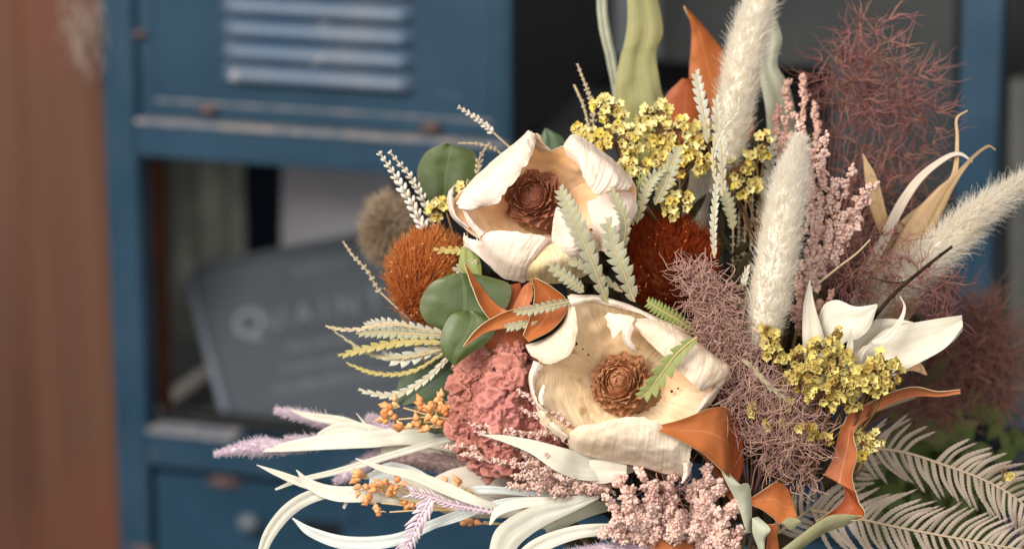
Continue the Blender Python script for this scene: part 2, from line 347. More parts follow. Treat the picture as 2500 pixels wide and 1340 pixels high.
M['white'] = mat('bleached_leaf', (.77, .74, .62), (.83, .81, .72), 16, .65, .1, 300, transl=.25, ribs=.45, ribn=34, ribaxis='y', vein=(.66, .60, .44), spots=(.66, .52, .33), spotscale=34, spotamt=.67)
M['whiteblue'] = mat('cool_white_leaf', (.72, .78, .78), (.80, .83, .81), 16, .65, .1, 300, transl=.25, ribs=.45, ribn=34, ribaxis='y', vein=(.66, .60, .44), spots=(.66, .52, .33), spotscale=34, spotamt=.67)
M['whitecream'] = mat('cream_leaf', (.80, .73, .60), (.83, .78, .68), 12, .6, .1, 300, transl=.25, ribs=.45, ribn=34, ribaxis='y', vein=(.66, .60, .44), spots=(.66, .52, .33), spotscale=34, spotamt=.67)
M['beigeleaf'] = mat('beige_leaf', (.62, .53, .43), (.70, .62, .53), 16, .6, .1, 300, transl=.15)
M['lilac'] = mat('lilac_fibre', (.90, .76, .84), None, rough=.7, tintcol=(.94, .86, .90), transl=.45, spec=.1)
M['pinkbrown'] = mat('pink_brown_plume', (.56, .40, .38), None, rough=.7, tintcol=(.66, .50, .47), transl=.35)
M['berry'] = mat('orange_berry', (.74, .36, .14), (.80, .48, .24), 160, .5, .1, 500, tintcol=(.62, .24, .08))
M['berrystem'] = mat('straw_stem', (.62, .44, .22), None, rough=.6)
M['fern'] = mat('beige_fern', (.37, .295, .225), (.44, .355, .28), 60, .7, .3, 400, transl=.15)
M['tan'] = mat('tan_pod', (.42, .26, .12), (.52, .36, .20), 24, .6, .2, 300, transl=.12, spots=(.36, .20, .12), spotscale=60, spotamt=.64)
M['tanpale'] = mat('pale_pod_tail', (.66, .56, .46), (.58, .46, .35), 24, .6, .2, 300, transl=.12)
M['wheat'] = mat('pale_wheat', (.72, .64, .52), None, rough=.7, tintcol=(.82, .78, .70), transl=.1)
M['wheattan'] = mat('tan_wheat', (.52, .40, .25), None, rough=.7, tintcol=(.62, .52, .37), transl=.1)
M['twig'] = mat('dark_twig', (.022, .012, .009), (.04, .02, .014), 200, .9, .6, 500, spec=.1)
M['stem'] = mat('brown_stem', (.20, .12, .06), (.14, .09, .04), 90, .8)
M['deep'] = mat('dark_filler_leaf', (.050, .040, .018), (.075, .045, .022), 12, .8)  # dark colour of the filler leaves, standing in for shade in the gaps
M['bush'] = mat('pot_plant_leaf', (.11, .15, .035), (.06, .08, .025), 12, .6)
M['pot'] = mat('slate_pot', (.06, .07, .085), (.09, .10, .13), 20, .5)
M['puff'] = mat('tan_puff', (.46, .33, .21), None, rough=.8, tintcol=(.56, .44, .32), transl=.3)

# ================= SETTING =================
PSI = math.radians(17.5)
ex = np.array([math.cos(PSI), -math.sin(PSI), 0]); ez = np.array([0, 0, 1.]); en = np.cross(ez, ex)  # en points away from the lens
en = -np.cross(ex, ez); 
if en[1] < 0: en = -en
def ray(x, y): return fwd+rt*(x-1250)/Fpx+upv*(670-y)/Fpx
OL = CAM+ray(800, 300)*1.95
def Lk(x, y, d=0.):
    r = ray(x, y); o = OL+en*d; t = ((o-CAM) @ en)/(r @ en); q = CAM+r*t-OL; return q @ ex, q @ ez
def LW(s, t, d): return OL+ex*s+ez*t+en*d
def bbox(mb, s0, s1, t0, t1, d0, d1, bev=.0015, mi=0):
    """box in rack axes (metres) with chamfered edges"""
    import bmesh
    bm = bmesh.new(); bmesh.ops.create_cube(bm, size=1)
    for v in bm.verts: v.co = Vector(((s0+s1)/2+v.co.x*(s1-s0), (d0+d1)/2+v.co.y*(d1-d0), (t0+t1)/2+v.co.z*(t1-t0)))
    b_ = min(bev, .3*min(s1-s0, t1-t0, d1-d0))
    if b_ > 0: bmesh.ops.bevel(bm, geom=bm.edges[:], offset=b_, segments=2, affect='EDGES')
    bmesh.ops.triangulate(bm, faces=bm.faces[:])
    v = np.array([x.co[:] for x in bm.verts]); f = np.array([[q.index for q in p.verts] for p in bm.faces]); bm.free()
    mb.add(OL+v[:, 0:1]*ex+v[:, 1:2]*en+v[:, 2:3]*ez, tris=f, mi=mi)
def BX(name, mats, parent, *boxes, **k):
    mb = MB()
    for b in boxes: bbox(mb, *b)
    return mb.obj(name, mats, parent, world=True, smooth=False, **k)
# floor and far wall
mb = MB(); mb.add([(-6, -4, 0), (6, -4, 0), (6, 6, 0), (-6, 6, 0)], [(0, 1, 2, 3)]); mb.obj('floor', M['darkgrey'], world=True, base=(0, 0, 0), kind='structure')
mb = MB(); mb.add([(-6, 4.0, 0), (6, 4.0, 0), (6, 4.0, 4), (-6, 4.0, 4)], [(0, 1, 2, 3)]); mb.obj('wall', M['darkgrey'], world=True, base=(0, 4.0, 0), kind='structure')
FL = -OL[2]   # floor level in rack axes
lock = thing('metal_rack', LW(-.15, FL, .1), 'worn blue steel locker rack with louvred door and open shelf behind the bouquet', 'locker', world=True)
BX('post', M['blue_worn'], lock, (-.169, -.144, FL, .45, 0, .022))
BX('post', M['blue_worn'], lock, (.431, .457, FL, .45, 0, .022))
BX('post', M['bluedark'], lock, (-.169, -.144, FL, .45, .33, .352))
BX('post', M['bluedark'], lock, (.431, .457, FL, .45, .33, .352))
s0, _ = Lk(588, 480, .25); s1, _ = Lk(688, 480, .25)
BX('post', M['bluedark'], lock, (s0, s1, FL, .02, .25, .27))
# rust stained inner strip left of the compartment
s0, _ = Lk(338, 600, .03); s1, _ = Lk(382, 600, .03)
BX('inner_strip', M['rustpost'], lock, (s0, s1, -.233, -.040, .03, .05))
BX('shelf_beam', M['blue'], lock, (-.143, .131, -.0325, -.0095, -.003, .02))
BX('shelf_edge', M['dust'], lock, (-.1435, .1305, -.0092, -.0058, -.0045, .02))
BX('locker_side', [M['dark']], lock, (.1265, .131, -.008, .45, .0065, .34)); BX('door_jamb', [M['blue']], lock, (.1265, .1312, -.008, .45, .001, .006))
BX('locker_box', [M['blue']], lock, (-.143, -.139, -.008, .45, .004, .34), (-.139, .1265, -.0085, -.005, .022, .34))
door = BX('door', M['blue'], lock, (-.1405, .1262, -.0045, .45, .0035, .009))
# pressed border line on the door
for b in ((-.131, .117, .0065, .0083), (-.131, -.129, .0083, .45), (.115, .117, .0083, .45)):
    BX('pressed_edge', M['dust'] if b[3] < .01 else M['blue_worn'], door, (b[0], b[1], b[2], b[3], .0022, .0038))
def louver(t):
    mb = MB(); sa, sb = -.078, .062; n = 40
    s = np.linspace(sa, sb, n); e = np.clip(np.minimum(s-sa, sb-s)/.010, 0, 1); e = np.sqrt(1-(1-e)**2)
    prof = [(0.0135, .0), (.0118, .0026), (.009, .0052), (.006, .0072), (.003, .0084), (.0006, .0086), (-.0006, .0078), (-.0008, .0062)]
    G = np.array([[OL+ex*si+ez*(t+(a*(.55+.45*ei)))+en*(.0033-b*ei) for (a, b) in prof] for si, ei in zip(s, e)])
    mb.add(G.reshape(-1, 3), gridq(n, len(prof))); mb.obj('louver', M['blue_lou_lit'], door, world=True)
    mb = MB(); bbox(mb, sa+.004, sb-.004, t-.0026, t+.0002, .0026, .0036, 0); mb.obj('louver_slot', M['dark'], door, world=True)
M['blue_lou_lit'] = mat('lit_louver_paint', (.050, .092, .155), (.095, .12, .16), 26, .38, .3, 220, spots=(.32, .30, .31), spotscale=60, spotamt=.66, spec=.35)  # hoods paler than the door: their top highlight is put into the colour
for i in range(9): louver(.026+i*.0158)
for (x, y, r) in ((505, 268, 9), (1050, 312, 10), (340, 85, 7)):
    s, t = Lk(x, y, 0); mb = MB(); v, f = ICO2
    mb.add(LW(s, t, .001)+v[:, 0:1]*ex*.0075*r/9+v[:, 1:2]*en*.0035+v[:, 2:3]*ez*.0042*r/9, tris=f); mb.obj('hinge', M['rust'], lock, world=True)
# lower locker
BX('lower_beam', M['blue_worn'], lock, (-.143, .4305, -.2615, -.2372, -.002, .02))
BX('lower_edge', M['dust'], lock, (-.1435, -.075, -.2368, -.2335, -.0035, .02))
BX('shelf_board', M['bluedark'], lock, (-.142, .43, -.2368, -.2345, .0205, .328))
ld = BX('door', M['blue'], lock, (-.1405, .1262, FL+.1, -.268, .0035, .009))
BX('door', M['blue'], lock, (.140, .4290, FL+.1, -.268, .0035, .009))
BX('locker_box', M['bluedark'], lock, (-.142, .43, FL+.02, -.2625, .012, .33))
s, t = Lk(612, 1272); mb = MB(); v, f = ICO2
mb.add(LW(s, t, -.004)+v[:, 0:1]*ex*.0085+v[:, 1:2]*en*.007+v[:, 2:3]*ez*.0075, tris=f); mb.obj('handle', M['plateedge'], ld, world=True)
sa, ta = Lk(735, 1268); sb, tb = Lk(830, 1300)
BX('slot', M['black'], ld, (sa, sb, tb-.006, ta-.002, .0024, .0038)); BX('slot_plate', M['blue_worn'], ld, (sa-.014, sb+.010, ta, ta+.012, .0010, .0036))
s, t = Lk(545, 1178); mb = MB(); mb.add(LW(s, t, .002)+v[:, 0:1]*ex*.014+v[:, 1:2]*en*.0025+v[:, 2:3]*ez*.005, tris=f); mb.obj('hinge', M['rust'], lock, world=True)

# brown board at left
brd = MB(); n = 60; ss = np.linspace(-.62, -.160, n); tt = np.linspace(FL, .5, 40)
G = np.array([[LW(a, b, .006+.0035*math.sin(a*95)+.002*math.sin(a*230+1)) for b in tt] for a in ss])
brd.add(G.reshape(-1, 3), gridq(n, 40)); G2 = G+en*.014; brd.add(G2.reshape(-1, 3), gridq(n, 40))
for j in (0, n-1): brd.add(np.vstack([G[j], G2[j]]), [(a, a+1, a+41, a+40) for a in range(39)])
brd = brd.obj('board', M['board'], world=True, base=LW(-.4, FL, .006), label='tall reddish brown weathered board standing left of the blue locker', cat='board')
# pale dry tassel at top of the board
TW = (FOC-(LW(-.178, .07, -.004)-CAM) @ fwd)/S; tas = MB(); A = []
for k in range(30):
    p0 = np.array([rng.uniform(165, 240), rng.uniform(-60, 60), TW]); L_ = rng.uniform(50, 190); ph = rng.uniform(0, 6)
    tt_ = np.linspace(0, 1, 14); A.append(np.stack([p0[0]+22*np.sin(tt_*rng.uniform(2, 6)+ph)+tt_*rng.uniform(-35, 30), p0[1]+L_*tt_, p0[2]+tt_*0+rng.uniform(0, 14)], 1))
tubes(tas, np.array(A), np.full((30, 14), 1.2), rng.uniform(0, 1, 30)); tas.obj('dried_tassel', mat('pale_tassel', (.42, .33, .28), None, rough=.8), base=(205, -40, TW), label='pale wispy dried tassel hanging down the brown board at top left', cat='tassel')

# things on the open shelf
def quad_panel(name, corners, th, mats, label, cat, mi_edge=None, round_=0.0, group=None, parent=None):
    """thick panel through four (x,y,d) corner pixels, d metres behind the rack front; rounded corners"""
    C = np.array([LW(*Lk(x, y, d), d) for x, y, d in corners]); c0, c1, c2, c3 = C; n_ = np.cross(c1-c0, c3-c0); r_ = ray(*corners[2][:2]); c2 = CAM+r_*(((c0-CAM) @ n_)/(r_ @ n_)); C[2] = c2
    pts = []
    if round_:
        for i in range(4):
            a, b, c = C[i-1], C[i], C[(i+1) % 4]; u = nrm((a-b)[None])[0]*round_; w_ = nrm((c-b)[None])[0]*round_
            for f in np.linspace(0, 1, 7): pts.append((1-f)**2*(b+u)+2*f*(1-f)*b+f*f*(b+w_))
    else: pts = list(C)
    pts = np.array(pts); nn = nrm(np.cross(c1-c0, c3-c0)[None])[0]; nn = nn if nn @ (CAM-c0) > 0 else -nn
    k = len(pts); F = np.vstack([pts, pts.mean(0)]); B = F-nn*th; mb = MB(); a = np.arange(k); b = (a+1) % k
    mb.add(F, tris=np.stack([a, b, np.full(k, k)], 1)); mb.add(B, tris=np.stack([b, a, np.full(k, k)], 1))
    mb.add(np.vstack([F[:k], B[:k]]), np.stack([a, b, b+k, a+k], 1), mi=1 if mi_edge else 0)
    o = mb.obj(name, mats, parent, world=True, base=C.mean(0), label=label, cat=cat, smooth=False, group=group); return o, C, nn
plate, PC, PN = quad_panel('tin_sign', [(455, 660, .10), (960, 562, .13), (1330, 1180, .03), (590, 1140, .03)], .006, [M['greyplate'], M['plateedge']],
    'dark grey tin sign with rounded corners and faded lettering leaning on the open shelf', 'sign', True, .014)
# worn rolled edge along the left side of the sign
mb = MB(); P0 = PC[0]+(PC[3]-PC[0])*.07; P1 = PC[0]+(PC[3]-PC[0])*.95; seg = np.linspace(0, 1, 20)[:, None]; tube(mb, P0+(P1-P0)*seg+PN*.001, .0042, 8); mb.obj('rolled_edge', M['plateedge'], plate, world=True)
mb = MB(); P0 = PC[0]+(PC[1]-PC[0])*.05; P1 = PC[0]+(PC[1]-PC[0])*.95; tube(mb, P0+(P1-P0)*seg+PN*.001, .003, 8); mb.obj('rolled_edge', M['greyplate'], plate, world=True)
def onplate(x, y):
    r = ray(x, y); t = ((PC[0]-CAM) @ PN)/(r @ PN); return CAM+r*t
def text_on(txt, x, y, size, x2, y2, m, extr=.0004, parent=plate):
    cu = bpy.data.curves.new('txt', 'FONT'); cu.body = txt; cu.size = size; cu.extrude = extr; cu.offset = size*.022; cu.space_character = 1.55
    to = bpy.data.objects.new('txt', cu); scene.collection.objects.link(to); dg = bpy.context.evaluated_depsgraph_get()
    me = bpy.data.meshes.new_from_object(to.evaluated_get(dg)); v = np.array([q.co[:] for q in me.vertices]); bpy.data.objects.remove(to)
    o0 = onplate(x, y); o1 = onplate(x2, y2); X = nrm((o1-o0)[None])[0]; Y = np.cross(PN, X)
    if Y[2] < 0: Y = -Y
    W = o0+v[:, 0:1]*X+v[:, 1:2]*Y+(v[:, 2:3]+extr+.0005)*PN
    loc = np.array(parent['_o'][:])
    for q, p in zip(me.vertices, W-loc): q.co = p
    me.materials.clear(); me.materials.append(m); o = bpy.data.objects.new('lettering', me); scene.collection.objects.link(o); o.parent = parent; me.update(); return o
text_on('Q', 572, 828, .030, 800, 790, M['lettering']); text_on('UAINT', 652, 806, .022, 900, 760, M['lettering2'])
random.seed(3)
for (x, y, x2, y2, sz) in ((700, 862, 960, 815, .008), (690, 910, 960, 865, .0075), (670, 965, 960, 915, .0085), (715, 672, 860, 645, .007)):
    o0 = onplate(x, y); o1 = onplate(x2, y2); X = o1-o0; Y = nrm(np.cross(PN, X)[None])[0]; Y = Y if Y[2] > 0 else -Y; mb = MB(); f = 0
    while f < .97:  # worn rows of writing too faint to read
        g = random.uniform(.012, .03); a = o0+X*f; b = o0+X*(f+g); h = Y*sz*random.uniform(.5, 1)
        mb.add([a+PN*.0006, b+PN*.0006, b+h+PN*.0006, a+h+PN*.0006], [(0, 1, 2, 3)]); f += g+random.uniform(.008, .02)
    mb.obj('faded_writing', M['lettering2'], plate, world=True)
# pale paper standing behind the sign
quad_panel('paper_sheet', [(688, 380, .20), (960, 380, .20), (960, 640, .20), (686, 640, .20)], .004, [M['paper']], 'pale grey paper standing on the shelf behind the tin sign', 'paper')
# hanging cloth
mb = MB(); n = 40; m_ = 12; s0, t0 = Lk(372, 330, .22); s1, t1 = Lk(592, 700, .22)
G = np.array([[LW(a, b, .225+.006*math.sin((a-s0)*260)) for b in np.linspace(t0, -.2345, m_)] for a in np.linspace(s0-.03, s1, n)])
mb.add(G.reshape(-1, 3), gridq(n, m_)); mb.add((G+en*.003).reshape(-1, 3), gridq(n, m_)); mb.obj('curtain', M['cloth'], world=True, base=LW((s0+s1)/2, t0, .225), label='grey green cloth hanging at the back of the open shelf', cat='curtain')
# wire tray with beige rim
ty = thing('wire_tray', LW(-.1, -.2345, .06), 'black mesh tray with a beige rim lying on the shelf left of the tin sign', 'tray', world=True)
pa = LW(*Lk(368, 1018, .025), .025); pb = LW(*Lk(510, 885, .14), .14)
mb = MB(); pa = LW(-.152, -.229, .022); pb = LW(-.150, -.229, .30); tube(mb, pa+(pb-pa)*np.linspace(0, 1, 12)[:, None], .0055, 8); mb.obj('rim', M['beige'], ty, world=True)
sl, tl_ = Lk(385, 1030, .03)
for k in range(9):
    d = .025+k*.014; BX('wire', M['darkgrey'], ty, (-.139+k*.008, -.02, -.2325+k*.0012, -.2305+k*.0012, d, d+.003))
BX('tray_base', M['black'], ty, (-.139, -.02, -.2343, -.2329, .021, .17))
# right bay of the rack
quad_panel('acrylic_sheet', [(1442, -60, .26), (1622, -60, .26), (1618, 142, .26), (1440, 140, .26)], .006, [mat('pale_grey_board', (.42, .44, .46), (.36, .38, .40), 9, .7)], 'light grey panel standing in the dark right bay at top', 'panel')
quad_panel('slate_board', [(1610, -80, .23), (2330, -80, .23), (2330, 175, .23), (1610, 150, .23)], .008, [M['darkgrey']], 'dark slate board behind the tall leaves in the right bay', 'board')
quad_panel('grey_tray', [(1300, 330, .06), (1420, 215, .18), (1800, 240, .18), (1760, 420, .06)], .008, [M['darkgrey']], 'dark grey tray lying tilted behind the cream flower', 'tray')
quad_panel('back_panel', [(1250, -100, .345), (2600, -100, .345), (2600, 1100, .345), (1250, 1100, .345)], .004, [M['dark']], 'nearly black back panel closing the right bay of the rack', 'panel')
quad_panel('glass_panel', [(2030, 150, .10), (2330, 120, .10), (2330, 470, .10), (2030, 470, .10)], .004, [mat('dusty_grey', (.05, .058, .062), (.03, .034, .036), 8, .5)], 'dusty grey glass pane behind the mauve smoke bush', 'pane')
quad_panel('grey_post', [(2466, 200, .12), (2560, 200, .12), (2540, 1340, .12), (2462, 1340, .12)], .02, [mat('grey_upright', (.10, .10, .095), (.07, .07, .065), 12, .7)], 'grey upright standing at the far right edge beyond the blue post', 'post')

# ================= BOUQUET BUILDERS =================
GB = 'dried flowers and leaves of the bouquet'
def zigleaf(spine, hw, n, m='sage', label='', rib='midrib', group='sawtooth banksia leaves in the bouquet', cv=0., tip=.35, name='sawtooth_leaf', stag=.5, tiltw=.25, lean=.45):
    sp = np.array([p if len(p) > 2 else (*p, 60) for p in spine], float); t = thing(name, sp[0], label, 'leaf', group)
    mb = MB(); K = 120; C = spl(sp, K); D = np.gradient(C, axis=0); D = nrm(D); PRx = nrm(np.stack([-D[:, 1], D[:, 0], np.zeros(K)], 1))
    total = np.linalg.norm(np.diff(C, axis=0), axis=1).sum(); step = total/n
    for side in (1, -1):
        for i in range(n):
            f = (i+.3+(stag if side > 0 else 0))/(n+.6); wd = hw*(min(1, .55+1.3*f) if f < .4 else 1)*(1-(max(0, f-.55)/.45)**2*(1-tip))*random.uniform(.88, 1.08)
            k0 = int(np.clip(f*K-K/n*.5, 0, K-2)); k1 = int(np.clip(f*K+K/n*.55, 1, K-1)); c0 = C[k0]; c1 = C[k1]; d = D[(k0+k1)//2]; p = PRx[(k0+k1)//2]*side
            # lobe: curved lower edge running to a pointed tip, straight upper edge
            tipp = c0*.35+c1*.65+p*wd+d*step*lean+np.array([0, 0, wd*tiltw+random.uniform(-2, 2)])
            e0 = c0+(tipp-c0)*.5+(p*wd*.22-d*step*.22)+np.array([0, 0, 1.5]); e1 = c1+(tipp-c1)*.45+np.array([0, 0, 1.0])
            nn = 7; ff = np.linspace(0, 1, nn)[:, None]
            low = (1-ff)**2*c0+2*ff*(1-ff)*(e0*1.5-.25*(c0+tipp))+ff**2*tipp; hi_ = (1-ff)**2*c1+2*ff*(1-ff)*e1+ff**2*tipp
            G = np.stack([low, low*.66+hi_*.34+[0, 0, 1.2], low*.33+hi_*.67+[0, 0, 1.2], hi_], 1); shell(mb, G, 1.2, mats=(0, 0, 1))
    mb.obj('blade', [M[m], M['rim'] if m not in ('sagewhite',) else M['sagewhite']], t)
    rb = MB(); tube(rb, C+[0, 0, 1.2], np.linspace(2.6, 1.0, K), 5); rb.obj('midrib', M[rib], t); return t
def hairs(mb, B, D, L, r, tint, bend=None, k=4, jit=.25, taper=True, sides=3):
    m = len(B); D = nrm(D+rng.normal(0, jit, (m, 3))); u = np.linspace(0, 1, k)
    bd = rng.normal(0, .25, (m, 3)) if bend is None else bend
    PT = B[:, None]+D[:, None]*(L[:, None]*u)[..., None]+bd[:, None]*(L[:, None]*u**2)[..., None]
    R = r*(1-.75*u)[None] if taper else np.full((1, k), r); R = np.broadcast_to(R, (m, k)); tubes(mb, PT, R, tint, sides)
def plume(spine, hw, n, label, m='pampas', core='pampascore', hl=40, r=.65, ang=.5, name='bunny_tail', cat='dried grass', group='cream bunny tail grasses', stemto=None, jit=.22, corew=.84):
    sp = np.array(spine, float); hw = np.array(hw, float); t = thing(name, sp[0], label, cat, group)
    K = 60; C = spl(sp, K); H = np.interp(np.linspace(0, 1, K), np.linspace(0, 1, len(hw)), hw); D = nrm(np.gradient(C, axis=0))
    mb = MB(); tube(mb, C, np.maximum(H*corew, 1), 14); A0 = nrm(np.cross(D, [0, 0, 1.])); B0 = np.cross(D, A0)
    idx = rng.uniform(0, K-1.01, n); i = idx.astype(int); a = rng.uniform(0, 2*np.pi, n); rad = A0[i]*np.cos(a)[:, None]+B0[i]*np.sin(a)[:, None]
    c = C[i]+(C[i+1]-C[i])*(idx-i)[:, None]; Bp = c+rad*(H[i]*corew*.92)[:, None]; tuft = nrm(rng.normal(0, 1, (90, 3)))[(i*7+(a*3).astype(int)) % 90]
    Ds = D[i]*math.cos(ang)+rad*math.sin(ang)+tuft*.07; L = hl*rng.uniform(.6, 1.25, n)*(.55+.45*H[i]/H.max())
    hm = MB(); hairs(hm, Bp, Ds, L, r, (rng.uniform(0, 1, n)*.6+.4*(noise(c, .02, 3)*.5+.5)).clip(0, 1), jit=jit, k=5)
    mb.obj('plume_core', M[core], t); hm.obj('plume', M[m], t)
    if stemto is not None:
        st = MB(); tube(st, [C[0], (C[0]+np.array(stemto))/2+[8, 0, -6], stemto], 4, 6, n=16); st.obj('stem', M['berrystem'], t)
    return t
def cone(par, cx, cy, w0, r, tilt, m, n=85, seed=1):
    """rosette cone seen from above its tip: overlapping curved scales on a dome"""
    rr = np.random.default_rng(seed); mb = MB(); ax = nrm(np.array([[tilt[0], tilt[1], 1.]]))[0]
    A = nrm(np.cross(ax, [0, 1., 0])[None])[0]; B = np.cross(ax, A)
    v, f = ICO2; mb.add(np.array([cx, cy, w0])+v*r*.80, tris=f, tint=.9)
    for i in range(n):
        fr = (i+.8)/n; th = i*2.39996+rr.normal(0, .12); ph = 1.95*math.sqrt(fr)          # polar angle from the tip
        out = ax*math.cos(ph)+(A*math.cos(th)+B*math.sin(th))*math.sin(ph)
        tang = -ax*math.sin(ph)+(A*math.cos(th)+B*math.sin(th))*math.cos(ph)               # away from tip
        side = np.cross(out, tang); sz = r*(.20+.36*math.sqrt(fr))*rr.uniform(.8, 1.25)
        base = np.array([cx, cy, w0])+out*r*.74+tang*sz*.3
        nu_, nv_ = 8, 9; G = np.zeros((nu_, nv_, 3))
        open_ = .30+.45*fr; dirn = nrm((-tang*(.9-.35*fr)+out*open_*1.1)[None])[0]; nn = np.cross(side, dirn)
        for a_ in range(nu_):
            u = a_/(nu_-1)
            for b_ in range(nv_):
                v_ = b_/(nv_-1)*2-1; wdt = sz*.80*math.sqrt(max(0, 1-(max(0, u-.45)/.56)**3.2))*(.55+.45*min(1, u*2.4))
                G[a_, b_] = base+dirn*(sz*1.0*u)+side*(v_*wdt)+out*(-.34*sz*v_*v_*(1-.3*u))+nn*0+out*(sz*.35*u**3)+rr.normal(0, sz*.018, 3)
        shell(mb, G, r*.035, tint=rr.uniform(0, .55)+(.35 if rr.uniform() < .2 else 0))
    return mb.obj('seed_cone', M[m], par)
def bowl(par, outline, ctr, m='petalin', name='petal_cup', pw=2.0, wr=5, seed=0, nr=40, na=120):
    O_ = np.array(outline, float); c = np.array(ctr, float); R = crw(np.linspace(0, 1, na, endpoint=False), len(O_), True) @ O_
    u = np.linspace(.02, 1, nr)[:, None, None]; G = c+(R[None]-c)*u; G[..., 2] = c[2]+(R[None, :, 2]-c[2])*(u[..., 0]**pw)
    fl = G.reshape(-1, 3); z = noise(fl, .022, seed, 3)*wr*1.0; fl[:, 2] += z*np.clip(np.repeat(u.ravel(), na)*1.5, 0, 1)
    uv = np.stack(np.meshgrid(np.linspace(0, 1, na)*4, np.linspace(0, 1, nr)), -1)  # u around, v outward
    mb = MB(); G = fl.reshape(nr, na, 3)
    shell(mb, G, 3, uv=uv, mats=(0, 1, 1), closed=True); return mb.obj(name, [M[m], M['petalw']], par)

# ---------- added filler of dark leaves, so the gaps look shaded ----------
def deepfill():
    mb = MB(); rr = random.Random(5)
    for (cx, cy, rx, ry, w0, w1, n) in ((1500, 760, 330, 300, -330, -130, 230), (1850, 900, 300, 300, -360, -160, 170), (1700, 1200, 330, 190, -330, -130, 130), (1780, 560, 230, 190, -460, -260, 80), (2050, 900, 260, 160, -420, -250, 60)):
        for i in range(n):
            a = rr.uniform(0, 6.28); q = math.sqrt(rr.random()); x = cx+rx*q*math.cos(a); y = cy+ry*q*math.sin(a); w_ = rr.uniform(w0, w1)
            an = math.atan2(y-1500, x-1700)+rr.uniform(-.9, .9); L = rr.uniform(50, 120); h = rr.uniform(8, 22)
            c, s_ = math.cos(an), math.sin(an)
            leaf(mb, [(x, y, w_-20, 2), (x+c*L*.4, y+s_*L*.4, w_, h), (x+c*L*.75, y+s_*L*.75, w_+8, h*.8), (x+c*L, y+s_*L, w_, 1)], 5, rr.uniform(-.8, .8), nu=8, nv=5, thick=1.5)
    mb.obj('dark_gap_filler', M['deep'], base=(1700, 1300, -250), label='filler of dark leaves added deep between the bouquet stems to make the gaps look shaded', cat='foliage', kind='stuff')
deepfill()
# bundle of stems running down out of the picture
t = thing('stem_bundle', (1700, 1700, -200), 'bundle of brown dried stems running down inside the bouquet', 'stems')
for i in range(46):
    a = rng.uniform(-1, 1); x = 1700+a*330; y = rng.uniform(600, 1100)
    mb = MB(); tube(mb, [(1690+a*30, 1720, -220), (1700+a*150, 1350, -230), (x, y, rng.uniform(-300, -190))], rng.uniform(2.5, 5), 6, n=14); mb.obj('stem', M['stem'], t)

